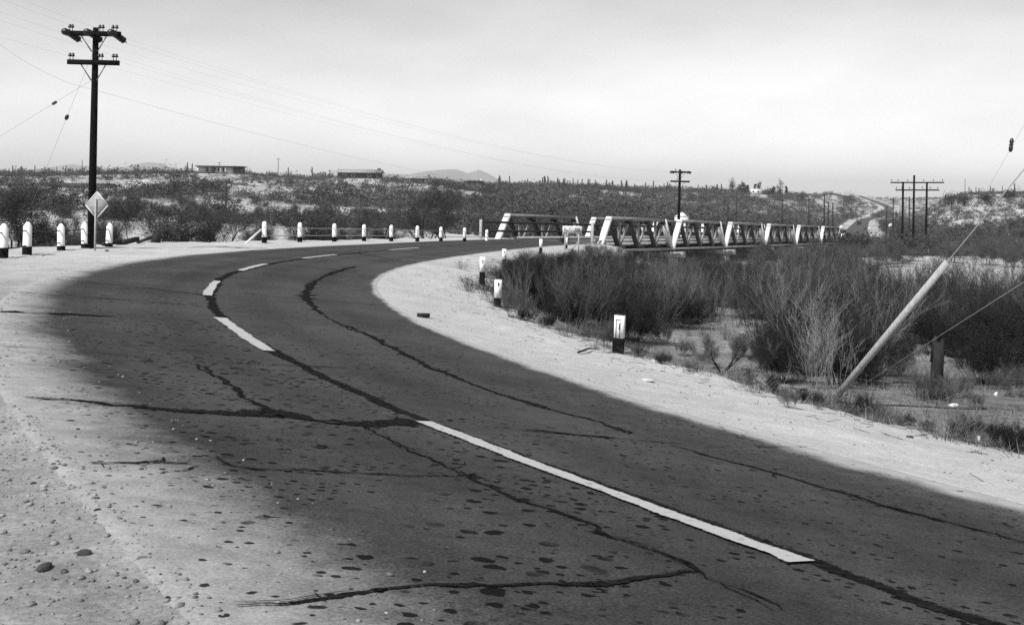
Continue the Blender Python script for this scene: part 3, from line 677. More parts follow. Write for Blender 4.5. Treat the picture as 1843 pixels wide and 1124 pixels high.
for x in (-.45, .42):
    mb = MB(); mb.box((x, .07, (hb + .2)/2 - .2), (.09, .09, hb + .6)); mb.build('post', M['pale_wood'], cs)
mb = MB(); mb.bar((.40, .08, .62), (-.05, .35, .02), .05, .05); mb.build('brace', M['pale_wood'], cs)

# ------------------------------------------------------------------ inner guide posts (white over black)
GP = [(1113, 635, 566, 'nearest flat-topped black and white guide post, streaked, with dark edges', 24),
      (895, 552, 503, 'flat-topped black and white guide post beside the dark shrub on the inner shoulder', 14),
      (867.5, 512, 462, 'tall slim black and white guide post standing alone in bare sand', 10),
      (907, 478, 448, 'small black and white guide post just past the lone slim one', 10),
      (973, 458, 430, 'small black and white guide post before the creek sign', 10),
      (1019, 447, 427, 'black and white guide post under the creek name board', 8)]
for i, (px, yb, yt, lab, wpx) in enumerate(GP):
    b = pixg(px, yb); Y = b.y; h = (yb - yt) * Y / FP; wd = {0: .185, 1: .17}.get(i, .17)
    o = empty('guide_post', b, lab, 'guide post', 'guide posts along the inner shoulder', rz=math.radians([-24, 10, 6, 5, 0, 0][i]))
    lean = math.radians([1.5, 1.2, .3, .2, .5, .5][i]); o.rotation_euler = (0, lean, o.rotation_euler[2])
    split = h * [.40, .34, .46, .38, .45, .35][i]
    mb = MB(); mb.box((0, 0, split/2 - .2), (wd, wd*.62, split + .4)); mb.build('black_foot', M['black_paint'], o)
    mb = MB(); e = .012
    mb.box((0, 0, (split + h)/2), (wd, wd*.62, h - split)); mb.build('white_shaft', M['white_paint'], o)
    if i == 0:
        mb = MB()
        for x, z0, z1 in ((-.045, .18*h, .88*h), (.03, .1*h, .82*h), (.012, .62*h, .78*h)): mb.box((x, -wd*.31 - .004, (z0+z1)/2), (.012, .008, z1 - z0))
        mb.box((-.01, -wd*.31 - .0055, .885*h), (.09, .007, .012)); mb.box((-wd*.5 - .003, 0, h*.5), (.012, wd*.62 + .02, h*.98)); mb.box((0, 0, h + .006), (wd + .012, wd*.62+.01, .014))
        mb.build('dark_streaks', M['dark_steel'], o)  # dark drip streaks on the front, plus a dark left side and top edge
    elif i < 4:
        mb = MB(); mb.lathe([(0, .02), (.022, .015), (.026, 0)], (0, -wd*.31, h*.86), 8, (0, -1, 0)); mb.box((0, -wd*.31 - .004, h*.80), (.02, .008, .06)); mb.build('reflector', M['dark_steel'], o)

# ------------------------------------------------------------------ outer guard posts with two cables
ORD = ['leftmost', 'second', 'third', 'fourth', 'fifth']
GL = [(-58, 474, 404, .8), (5, 464, 402, .8), (48.5, 458, 399, .6), (110, 450, 402, -1.0), (153, 446, 399.5, -2.2), (196, 444, 401, 1.5)]
GR = [(475.5, 437, 398), (539.5, 435.5, 400), (601.5, 434.5, 402), (655, 433.5, 403.5), (704, 434, 404.5), (751, 434.5, 406), (793.5, 434, 408), (836, 434.5, 409.5), (876, 433, 413)]
def guard(px, yb, yt, lab, grp, pyramid, lean=0, blackfrac=.22, rz=.3):
    b = pixg(px, yb); Y = b.y; h = (yb - yt) * Y / FP
    o = empty('guard_post', b, lab, 'guard post', grp, rz=rz); o.rotation_euler = (0, math.radians(lean), rz)
    sp = h * blackfrac; r = .115
    if pyramid:
        if sp > 0: mb = MB(); mb.box((0, 0, sp/2 - .25), (2*r + .02, 2*r + .02, sp + .5)); mb.build('black_foot', M['black_paint'], o)
        mb = MB(); t = h - .13; rr_ = r*.96
        V = [(-r,-r,sp),(r,-r,sp),(r,r,sp),(-r,r,sp),(-rr_,-rr_,t),(rr_,-rr_,t),(rr_,rr_,t),(-rr_,rr_,t)] + [(-.035,-.035,h),(.035,-.035,h),(.035,.035,h),(-.035,.035,h)]
        mb.add(V, [(0,1,5,4),(1,2,6,5),(2,3,7,6),(3,0,4,7),(4,5,9,8),(5,6,10,9),(6,7,11,10),(7,4,8,11),(8,9,10,11)]); mb.build('white_shaft', M['white_paint'], o)
    else:
        if sp > 0: mb = MB(); mb.lathe([(r+.01, -.5), (r+.01, sp)], n=12); mb.lathe([(r + .01, sp), (0, sp)], n=12); mb.build('black_foot', M['black_paint'], o)
        mb = MB(); mb.lathe([(r, max(sp, 0) if sp > 0 else -.4), (r*.98, h - .12), (r*.8, h - .05), (r*.45, h - .012), (0, h)], n=12); mb.build('white_shaft', M['white_paint'], o, smooth=True)
    return o, h
Gl = []
for i, (px, yb, yt, ln_) in enumerate(GL):
    lab = ['white guard post just outside the left edge of the view', 'leftmost visible white guard post with a tall black foot', 'upright white guard post second from the left, tall black foot', 'white guard post leaning a little left, nearest post left of the utility pole pair', 'tilted white guard post touching the tall utility pole', 'white guard post right of the diamond sign, at the cable end'][i]
    if i == 3: lab = 'white guard post leaning a little left, third from the left'
    if i == 4: lab = 'tilted white guard post immediately left of the tall utility pole'
    if i == 0: continue_ = True
    Gl.append(guard(px, yb, yt, lab, 'guard posts on the outer edge of the curve', True, ln_, [.3, .3, .25, .16, .17, .16][i]))
NUMW = ['first', 'second', 'third', 'fourth', 'fifth', 'sixth', 'seventh', 'eighth', 'ninth']
Gr = []
for i, (px, yb, yt) in enumerate(GR):
    lab = f'{NUMW[i]} round-topped white guard post along the cable fence, counted from the slanting brace' if i < 8 else 'short white post without a black foot beside the bridge end'
    Gr.append(guard(px, yb, yt, lab, 'guard posts on the outer edge of the curve', False, 0, .27 if i < 8 else 0))
def cable(posts, frac, lab, ext=None):
    P = []
    for o, h in posts:
        R = o.rotation_euler.to_matrix(); n = Vector((.0, -.13, 0)); P.append(o.location + R @ Vector((0, 0, h * frac)) + n)
    if ext is not None: P.append(ext)
    Q = []
    for a, b in zip(P[:-1], P[1:]):
        for t in np.linspace(0, 1, 7)[:-1]: q = a.lerp(b, t); q.z -= .03 * 4 * t * (1 - t); Q.append(q)
    Q.append(P[-1]); mb = MB(); mb.tube(Q, .02, 5); tag(mb.build('guard_cable', M['dark_steel' if len(posts) < 8 else 'guy_wire']), lab, 'cable', 'cables of the guard posts')
cable(Gl, .74, 'upper cable along the square guard posts by the utility pole'); cable(Gl, .28, 'lower cable along the square guard posts by the utility pole')
cable(Gr, .74, 'upper cable along the row of round-topped guard posts'); cable(Gr, .36, 'lower cable along the row of round-topped guard posts')
# slanting end brace
a, b = pixg(437, 439), at(470, 413, Gr[0][0].location.y + .1); mb = MB(); mb.bar(a - UPV*.1, b, .07, .07)
tag(mb.build('end_brace', M['white_paint']), 'thin white slanting brace propping the first round-topped guard post', 'brace')
# fallen timbers beside the gap in the fence
for (x1, y1, x2, y2, w_, lab) in ((212, 441, 248, 432, .22, 'dark fallen timber lying by the gap in the guard posts'), (246, 438, 281, 425, .30, 'dark tilted timber lying over the other fallen one'), (186, 442.5, 216, 437, .16, 'short dark board lying at the foot of the end guard post')):
    A = pixg(x1, y1); Bq = at(x2, y2, A.y + .8); mb = MB(); mb.bar(A + UPV*.06, Bq + UPV*.05, w_, w_*.8); tag(mb.build('fallen_timber', M['old_timber']), lab, 'timber')
A = pixg(277, 437); mb = MB(); mb.box((A.x, A.y + .3, A.z + .14), (.3, .3, .46), Matrix.Rotation(.15, 3, 'Y')); tag(mb.build('stump', M['old_timber']), 'black square stump at the end of the fallen timbers', 'stump')

PL_Y = pixg(164, 446.5).y
# ------------------------------------------------------------------ diamond sign seen from behind
b = Vector((at(173, 449, PL_Y - 1.3).x, PL_Y - 1.3, gz1(at(173, 449, PL_Y - 1.3).x, PL_Y - 1.3))); Y = b.y; zc = at(174, 369, Y).z - b.z; R_ = 42.5 * Y / FP / 2
ds = empty('warning_sign', b, 'pale grey diamond road sign seen from behind beside the utility pole', 'road sign', rz=math.radians(-6))
mb = MB(); k = R_ * .985
mb.prism([(0, zc + k*1.12), (k, zc), (0, zc - k*1.12), (-k, zc)], -.012, .012); bp_ = mb.build('sign_plate', M['sign_back'], ds)
mb = MB(); pts = [(0, zc + R_*1.13), (R_, zc), (0, zc - R_*1.13), (-R_, zc)]
for i in range(4):
    a_, b2 = pts[i], pts[(i + 1) % 4]; mb.bar((a_[0], -.004, a_[1]), (b2[0], -.004, b2[1]), .035, .022, up=(0, 1, 0))
mb.build('rim', M['sign_edge'], bp_)
mb = MB()
for dz, l in ((.17, .42), (-.02, .78), (-.16, .44)): mb.box((0, -.020, zc + dz * R_ * 1.2 / .42), (l * R_ * 1.6, .01, .016))
mb.build('batten', M['sign_edge'], bp_)
mb = MB(); mb.box((-.02, -.045, (zc + R_*.55)/2 - .2), (.05, .05, zc + R_*.55 + .4)); mb.build('post', M['pale_wood'], ds)

# ------------------------------------------------------------------ utility poles
def strain(mb, p, d, n=4, r=.125):
    d = Vector(d).normalized()
    for j in range(n): mb.lathe([(0, -.05), (r*.75, -.045), (r, -.01), (r*.9, .02), (r*.3, .05), (0, .055)], tuple(p + d * (.10 + .115*j)), 10, tuple(d))
    mb.tube([p, p + d * (.16 + .115*n)], .02, 5)
def pin(mb, p, s=1.0):
    mb.tube([p, p + UPV*.16*s], .014, 5); mb.lathe([(0, 0), (.055*s, .005), (.07*s, .05*s), (.04*s, .06*s), (.05*s, .10*s), (.02*s, .13*s), (0, .135*s)], tuple(p + UPV*.13*s), 8)
def big_pole(px, yb, ytop, Y, lab, adir, cols, arms, wire_dirs, rad=.16, lean=0.0, base=None, mw='creosote_wood', grp=None):
    """arms: list of (y pixel of the arm, half length, pins, strain)"""
    b = base if base is not None else Vector((at(px, yb, Y).x, Y, gz1(at(px, yb, Y).x, Y)))
    h = at(px, ytop, Y).z - b.z
    o = empty('utility_pole', b, lab, 'utility pole', grp); o.rotation_euler = (0, math.radians(lean), 0)
    mb = MB(); mb.tube([(0, 0, -.5), (0, 0, h*.5), (0, 0, h - .03), (0, 0, h)], [rad*1.12, rad, rad*.8, rad*.72], 12); mb.build('shaft', M[mw], o, smooth=False)
    att = []; ad = Vector(adir).normalized()
    for (ya, half, pins, st) in arms:
        za = at(px, ya, Y).z - b.z; c = Vector((0, -rad - .05, za))
        mb = MB(); mb.bar(c - ad*half, c + ad*half, .12, .17); arm = mb.build('crossarm', M[mw], o)
        for x in pins: mb = MB(); pin(mb, c + ad*half*x + UPV*.06); mb.build('insulator', M['insulator'], arm)
        for x in st:
            for wd in wire_dirs: mb = MB(); strain(mb, c + ad*half*x, wd); mb.build('strain_insulator', M['insulator'], arm)
        mb = MB()
        for s in (-1, 1): mb.bar(c + ad*s*half*.5 - UPV*.05, Vector((ad.x*s*rad*.8, -rad*.7, za - .62)), .012, .04)
        mb.build('brace', M['steel_wire'], arm)
        att.append([b + c + ad*half*x + UPV*.2 for x in (pins if not st else st)])
    return o, att, b, h
PL = pixg(164, 446.5); P1 = at(1221, 385, 112.0); OFF = Vector((-14.9, -30.0, -1.6))
wA = (OFF - PL); wA.z = 3; wB = (P1 - PL); wB.z = -3
lp, lat, lb, lh = big_pole(168, 446, 50, PL.y, 'tall black double-crossarm utility pole by the diamond sign', (1, -.16, -.02), None,
    [(62, 1.0, (-.92, -.82, .22, .34, .72, .86), (-.93, -.1, .8)), (113.5, .97, (-.92, -.8, .22, .34, .78, .9), ())], [wA.normalized() * 1 + Vector((0, 0, -.05)), wB.normalized() + Vector((0, 0, -.35))], rad=.125, lean=.25, base=Vector((PL.x, PL.y, PL.z)))
rp, rat, rb, rh = big_pole(1221, 390, 305, 112.0, 'black double-crossarm utility pole on the far bank behind the bridge', (1, -.1, 0), None,
    [(309.5, .98, (-.5,), (-.85, .0, .85)), (326.5, .97, (-.3,), ())], [Vector((-.4, -.9, -.1)), Vector((.5, .8, -.1))], rad=.15, lean=.5)
def wire(a, b, sag, lab, r=.0018, n=24, grp='overhead wires', m='guy_wire', name='overhead_wire', cat='wire'):
    P = [a.lerp(b, t) - UPV * (sag * 4 * t * (1 - t)) for t in np.linspace(0, 1, n)]
    mb = MB(); mb.tube(P, r, 4, cap=False); return tag(mb.build(name, M[m]), lab, cat, grp)
for r_, (arm, z2, z1) in enumerate(((0, 7.2, 0), (1, 6.0, 0))):
    for j, x in enumerate((-.9, .25, .85)):
        a = lb + Vector((x * .98, -.1, [at(168, 62, lb.y).z, at(168, 113, lb.y).z][arm] - lb.z + (-.05 if arm == 0 else .22)))
        b = Vector((rb.x + x * .9, rb.y, [at(1221, 309.5, 112).z, at(1221, 326.5, 112).z][arm]))
        wire(a, b, 1.0 + .12 * j, ['upper', 'lower'][arm] + ' wire running from the tall pole across the sky to the far pole, ' + ['outer', 'middle', 'inner'][j] + ' strand')
        if not (arm == 1 and j == 1): wire(a, OFF + Vector((x * 1.0, 0, z2 + 2.0)), .8, ['upper', 'lower'][arm] + ' wire leaving the tall pole towards the sky corner, ' + ['outer', 'middle', 'inner'][j] + ' strand')
a = Vector((lb.x - .12, lb.y, at(168, 160, lb.y).z)); wire(a, at(-60, 34, 30), .3, 'low telephone cable reaching the tall pole from the sky corner', .0035)
wire(a, Vector((rb.x, rb.y, at(1221, 345, 112).z)), 1.6, 'lowest telephone cable running from the tall pole to the far pole', .0035)
def guy(a, b, lab, fr, r=.005, big=1.0, fade=None):
    o = empty('guy_wire', a, lab, 'guy wire', 'guy wires of the utility poles'); mb = MB(); mb.tube([Vector((0, 0, 0)), b - a], r, 5); mb.build('strand', M['guy_wire'], o)
    if fr:
        c = (b - a) * fr; d = (b - a).normalized(); mb = MB()
        mb.lathe([(0, -.13*big), (.05*big, -.11*big), (.075*big, -.03*big), (.05*big, 0), (.075*big, .03*big), (.05*big, .11*big), (0, .13*big)], tuple(c), 8, tuple(d)); mb.build('guy_insulator', M['insulator'], o)
    return o
guy(Vector((lb.x - .05, lb.y, at(165, 94, lb.y).z)), at(27, 442, 46.5), 'steep guy wire with an egg insulator left of the tall pole', .30)
guy(Vector((lb.x - .05, lb.y, at(165, 143, lb.y).z)), at(-300, 430, 38.5), 'shallow guy wire with a small insulator running left from the tall pole', .15, big=.8)
# the near guyed pole on the right bank (its pole stands outside the view)
GA = pixg(1498, 722)
op_b = Vector((10.7, 18.0, gz1(10.7, 18.0))); op = empty('utility_pole', op_b, 'near utility pole on the right bank that the guy wires hold', 'utility pole')
mb = MB(); mb.tube([(0, 0, -.4), (0, 0, 9.4)], [.17, .12], 12); mb.build('shaft', M['creosote_wood'], op)
topA = at(2100, -27, 18.0); topA.x = 10.7
o = guy(GA, topA, 'thick guy wire rising from its pale guard to the sky at right', 0, .012)
dA = (topA - GA); 
# length of the guard: reaches photo point (1705, 465)
best = min(np.linspace(.1, .9, 400), key=lambda t: abs((PX + (lambda u, v: CR*u + SR*v)(FP*(GA + dA*t).x/(GA + dA*t).y, FP*(GA + dA*t).z/(GA + dA*t).y)) - 1705))
gd = MB(); gd.tube([GA - dA.normalized()*.25, GA + dA*best*.5, GA + dA*best], [.07, .07, .066], 12); gdo = tag(gd.build('guy_guard', M['pale_wood'], smooth=True), 'long pale round guy guard leaning to the right out of the brush', 'guy guard')
guy(GA + Vector((.12, .05, 0)), Vector((10.7, 18.0, at(2100, 336, 18).z)), 'thin low guy wire slanting over the brush beside the pale guard', 0, .004)
guy(Vector((10.7, 18.0, at(2100, -268, 18).z)), at(1700, 478, 80), 'high guy wire with a dark insulator against the sky at far right', .0, .004)
P_ = at(1820, 261, 21.5); mb = MB(); mb.lathe([(0, -.14), (.035, -.12), (.045, -.05), (.03, -.03), (.045, 0), (.03, .03), (.045, .06), (.03, .12), (0, .14)], tuple(P_), 8, (.1, 0, 1)); tag(mb.build('guy_insulator', M['insulator']), 'dark strung insulator on the high guy wire at far right', 'insulator')
# stump post
S_ = pixg(1684, 716); hS = (716 - 608) * S_.y / FP; sp_ = empty('stump_post', S_, 'dark weathered timber post standing in the brush behind the pale guy guard', 'post')
mb = MB(); mb.tube([(0, 0, -.3), (.02, 0, hS*.5), (.05, 0, hS*.93)], [.16, .135, .12], 9); mb.tube([(-.05, .02, hS*.6), (-.03, .02, hS*.97), (-.02, .02, hS*1.04)], [.08, .06, .015], 6); mb.tube([(.09, -.02, hS*.4), (.11, -.02, hS*.9), (.12, -.02, hS)], [.06, .06, .01], 6); mb.build('shaft', M['old_timber'], sp_)
mb = MB(); mb.tube([(.06, .02, hS*.55), (.2, .06, hS*.75), (.3, .1, hS*.8)], [.035, .025, .01], 6); mb.build('broken_limb', M['old_timber'], sp_)

# distant poles
def far_pole(px, yt, Y, lab, arms=(), grp='distant poles beyond the bridge', r=.15, h_extra=0, m='far_pole_wood', arm_half=1.2):
    p = at(px, yt, Y); g = gz1(p.x, p.y); o = empty('utility_pole', (p.x, p.y, g), lab, 'utility pole', grp); h = p.z - g
    mb = MB(); mb.tube([(0, 0, -.5), (0, 0, h)], [r, r*.75], 7); mb.build('shaft', M[m], o)
    for dz in arms: mb = MB(); mb.bar((-arm_half, -.1, h - dz), (arm_half, -.1, h - dz), .11, .13); mb.build('crossarm', M[m], o)
    return o
for a in ((922, 342, 190, 'thin dark pole rising behind the near end of the bridge'), (407, 328, 150, 'slim dark pole in the wash brush below the hilltop house'),
          (1310, 364, 170, 'dark pole without crossarm just behind the third bridge span'), (1326, 346, 230, 'tall thin grey pole behind the third bridge span'),
          (1484, 350, 205, 'thickest dark pole in the cluster beyond the bridge end'), (1491, 363, 212, 'middle pole of the cluster beyond the bridge end'), (1499, 364, 206, 'last pole of the cluster beyond the bridge end'),
          (1596, 370, 200, 'short dark pole left of the three-pole structure, nearest the road'), (1613, 378, 290, 'slim pole behind the three-pole structure'), (1637, 354, 215, 'dark pole seen between the legs of the three-pole structure'), (1620, 380, 330, 'faint small pole farthest behind the three-pole structure')):
    far_pole(*a)
for a in ((1408, 357, 250, 'pole with one crossarm behind the fourth bridge span'), (1456, 355, 240, 'pole with one crossarm behind the fifth bridge span'), (1608, 356, 235, 'pole with a crossarm just left of the three-pole structure')):
    far_pole(*a, arms=(.5,))
for a in ((501, 285, 420, 'thin pole with a small crossarm on the skyline right of the hilltop house'), (395, 292, 430, 'thin pole behind the flat-roofed hilltop house'), (148, 288, 390, 'skyline pole with a knob on top left of the tall pole'), (594, 306, 430, 'short skyline pole left of the long pitched-roof house'), (1737, 322, 430, 'thin pale pole on the right skyline behind bushes'), (1761, 338, 440, 'short pale pole on the right skyline')):
    far_pole(*a, arms=(.3,) if a[0] in (501, 594, 395) else (), grp='thin poles on the skyline', r=.13, arm_half=.8)
# three-pole structure
Yh = 172.0; g0 = at(1650, 420, Yh); hp = empty('three_pole_structure', (g0.x, Yh, gz1(g0.x, Yh)), 'dark three-legged power structure with two long crossarms against the sky', 'power structure')
for x, yt, dy in ((1625.5, 327, 0), (1650.5, 315, 1.2), (1677, 328, 2.0)):
    p = at(x, yt, Yh); g = gz1(p.x, Yh + dy) - hp.location.z; mb = MB(); mb.tube([(p.x - g0.x, dy, g - .5), (p.x - g0.x, dy, p.z - hp.location.z)], [.19, .15], 9); mb.build('leg', M['creosote_wood'], hp)
for x0, x1, y in ((1602, 1698, 328.5), (1611, 1689, 342)):
    a, b = at(x0, y, Yh), at(x1, y, Yh); mb = MB(); mb.bar((a.x - g0.x, -.22, a.z - hp.location.z), (b.x - g0.x, -.22, b.z - hp.location.z), .16, .2); arm = mb.build('crossarm', M['creosote_wood'], hp)
    for t in (.02, .14, .32, .62, .8, .97):
        q = Vector((a.x - g0.x, -.22, a.z - hp.location.z)).lerp(Vector((b.x - g0.x, -.22, b.z - hp.location.z)), t); mb = MB(); pin(mb, q + UPV*.09, 1.6); mb.build('insulator', M['insulator'], arm)

# ------------------------------------------------------------------ houses on the far slope
def house(p, lab, name='house', rz=0.0): return empty(name, p + Vector((0, 0, .7)), lab, 'house', 'houses on the far bluff', rz)
def slab(o, name, c, d, m, parent=None): mb = MB(); mb.box(c, d); return mb.build(name, M[m], parent or o)
p = HOUSE_PADS[0][0]; o = house(p, 'long low flat-roofed house alone on top of the bluff', rz=.05)
wl_ = slab(o, 'wall', (-.3, 0, .6), (15.6, 6, 2.6), 'stucco'); slab(o, 'roof', (0, -.6, 2.05), (16.8, 8.4, .32), 'roof_dark'); slab(o, 'carport_wall', (6.4, -.9, .6), (3.2, 5.2, 2.58), 'house_dark')
for x, w_ in ((-4.6, 1.1), (-2.2, 1.3), (-.4, .8), (1.2, .7)): fr_ = slab(o, 'window', (x, -3.03, .85), (w_, .08, 1.6), 'sign_edge'); slab(o, 'pane', (x, -3.085, .85), (w_ - .16, .06, 1.44), 'glass_dark', fr_)
for x in (-7.4, -3.4, 0.4, 2.2): slab(o, 'porch_post', (x, -4.3, .7), (.22, .22, 2.4), 'stucco')
slab(o, 'terrace_wall', (-4.6, -4.9, -.35), (6.5, .3, .9), 'house_dark')
p = HOUSE_PADS[1][0]; o = house(p, 'long house with a pale pitched roof and dark porch on the bluff', rz=-.12)
slab(o, 'wall', (0, 0, .4), (16.5, 5.5, 2.4), 'house_dark'); mb = MB(); T = Matrix(((0, 1, 0, 0), (1, 0, 0, 0), (0, 0, 1, 0), (0, 0, 0, 1)))
mb.prism([(-4.2, 1.5), (4.2, 1.5), (4.2, 1.68), (0, 2.9), (-4.2, 1.68)], -8.8, 8.8, T); rf = mb.build('roof', M['roof_grey'], o); slab(o, 'chimney', (7.6, -.5, 2.3), (1.1, 1.1, 2.2), 'house_dark', rf)
slab(o, 'end_wall', (7.8, -1.2, .5), (1.4, 5.4, 3.0), 'old_timber')
for x in (-5.5, -2, 4.4): fr_ = slab(o, 'window', (x, -2.8, .6), (1.4, .1, 1.1), 'stucco'); slab(o, 'pane', (x, -2.87, .6), (1.15, .06, .85), 'glass_dark', fr_)
p = HOUSE_PADS[2][0]; o = house(p, 'small house with white end walls and a dark middle porch on the bluff', rz=-.1)
slab(o, 'wall', (0, .5, .3), (10.8, 4.5, 2.4), 'stucco'); mb = MB(); mb.prism([(-3.6, 1.45), (3.2, 1.45), (3.2, 1.62), (-.2, 2.5), (-3.6, 1.62)], -5.9, 5.9, T); mb.build('roof', M['roof_grey'], o)
slab(o, 'porch_shade_panel', (.9, -1.85, .4), (5.6, .3, 1.9), 'glass_dark'); slab(o, 'door', (4.7, -1.78, .2), (.9, .08, 1.8), 'house_dark'); slab(o, 'chimney', (5.0, .5, 2.4), (.8, .8, 1.4), 'house_dark')  # solid dark panel: the shade inside the porch is put into its colour
p = HOUSE_PADS[3][0]; o = house(p, 'low dark house half hidden by scrub at the end of the bluff', rz=-.1)
slab(o, 'wall', (0, 0, .3), (8.0, 4.5, 2.3), 'house_dark'); slab(o, 'roof', (0, -.2, 1.55), (8.8, 5.6, .25), 'roof_dark')
for x in (-2.8, -.6, 1.5): fr_ = slab(o, 'window', (x, -2.3, .5), (1.0, .1, 1.0), 'stucco'); slab(o, 'pane', (x, -2.37, .5), (.7, .06, .7), 'glass_dark', fr_)
slab(o, 'vent_pipe', (3.0, 0, 2.0), (.5, .5, .9), 'stucco')
p = HOUSE_PADS[4][0]; o = house(p, 'rambling low house on the lower slope, partly behind the tall pole', rz=.04)
slab(o, 'wall', (-5.0, 0, .3), (7.0, 5, 2.0), 'stucco'); slab(o, 'side_wing', (3.4, .4, .2), (9.8, 4.6, 1.9), 'house_dark'); mb = MB()
mb.prism([(-3.4, 1.25), (3.4, 1.25), (3.4, 1.42), (0, 2.1), (-3.4, 1.42)], -9.2, 8.8, T); mb.build('roof', M['roof_dark'], o)
for x, w_ in ((-6.9, .5), (-5.0, .8), (-2.9, .6)): fr_ = slab(o, 'window', (x, -2.53, .4), (w_ + .2, .08, 1.5), 'sign_edge'); slab(o, 'pane', (x, -2.59, .4), (w_, .06, 1.3), 'glass_dark', fr_)
slab(o, 'shed_roof', (9.4, -1.5, -.1), (4.2, 4.4, .2), 'roof_dark'); slab(o, 'shed_wall', (9.6, -1.2, -1.0), (3.4, 3.4, 1.6), 'house_dark')
p = HOUSE_PADS[5][0]; o = house(p, 'white flat-roofed house among the tall skyline trees', rz=.1)
slab(o, 'wall', (0, 0, .8), (6.8, 5, 3.4), 'stucco'); slab(o, 'parapet', (0, 0, 2.6), (7.1, 5.3, .25), 'stucco'); slab(o, 'carport_roof', (-5.6, 0, 1.6), (4.6, 5, .3), 'roof_dark'); slab(o, 'carport_wall', (-6.4, .5, .4), (2.6, 3.6, 2.2), 'house_dark')
for x in (-1.6, 1.2): fr_ = slab(o, 'window', (x, -2.53, 1.0), (1.0, .08, 1.1), 'sign_edge'); slab(o, 'pane', (x, -2.59, 1.0), (.8, .06, .9), 'glass_dark', fr_)
p = at(390, 365.5, 235); o = empty('shed', (p.x, p.y, gz1(p.x, p.y)), 'low shed with a dark flat roof in the brush below the bluff', 'shed'); hz = max(p.z - o.location.z, 1.2)
slab(o, 'wall', (.1, 0, hz/2 - .2), (3.2, 2.6, hz + .2), 'grey_wood'); slab(o, 'roof', (0, 0, hz), (3.9, 3.2, .22), 'roof_dark')

# white round-topped tank and small white markers near the far road
p = at(1604.5, 412, 300); o = empty('water_tank', (p.x, p.y, gz1(p.x, p.y)), 'small white round-topped tank beyond the road verge', 'tank')
z0 = p.z - o.location.z; mb = MB(); mb.lathe([(.82, -.6), (.82, z0 + .9), (.7, z0 + 1.25), (.4, z0 + 1.5), (0, z0 + 1.6)], n=14); mb.build('shell', M['stucco'], o, smooth=True); mb = MB(); mb.lathe([(.86, z0 + .6), (.86, z0 + .72)], n=14); mb.build('hoop', M['steel_wire'], o)
for px, py, Y, lab in ((1541, 434, 190, 'small white roadside marker post right of the bridge end'), (1553, 436, 186, 'second white roadside marker post, lower on the right verge')):
    p = at(px, py, Y); b = Vector((p.x, Y, gz1(p.x, Y))); mb = MB(); mb.lathe([(.14, -.3), (.14, .9), (.07, 1.0), (0, 1.02)], tuple(b), 8); tag(mb.build('marker_post', M['white_paint']), lab, 'marker post', 'white markers on the far verge')
p = at(1514.5, 409, 232); b = Vector((p.x, p.y, gz1(p.x, p.y))); o = empty('round_sign', b, 'small round white sign on a thin post behind the oncoming car', 'road sign')
mb = MB(); mb.lathe([(0, .03), (.36, .03), (.36, -.03), (0, -.03)], (0, 0, p.z - b.z), 16, (0, -1, 0)); mb.build('disc', M['sign_white'], o); mb = MB(); mb.tube([(0, .06, -.2), (0, .06, p.z - b.z)], .05, 6); mb.build('post', M['far_pole_wood'], o)

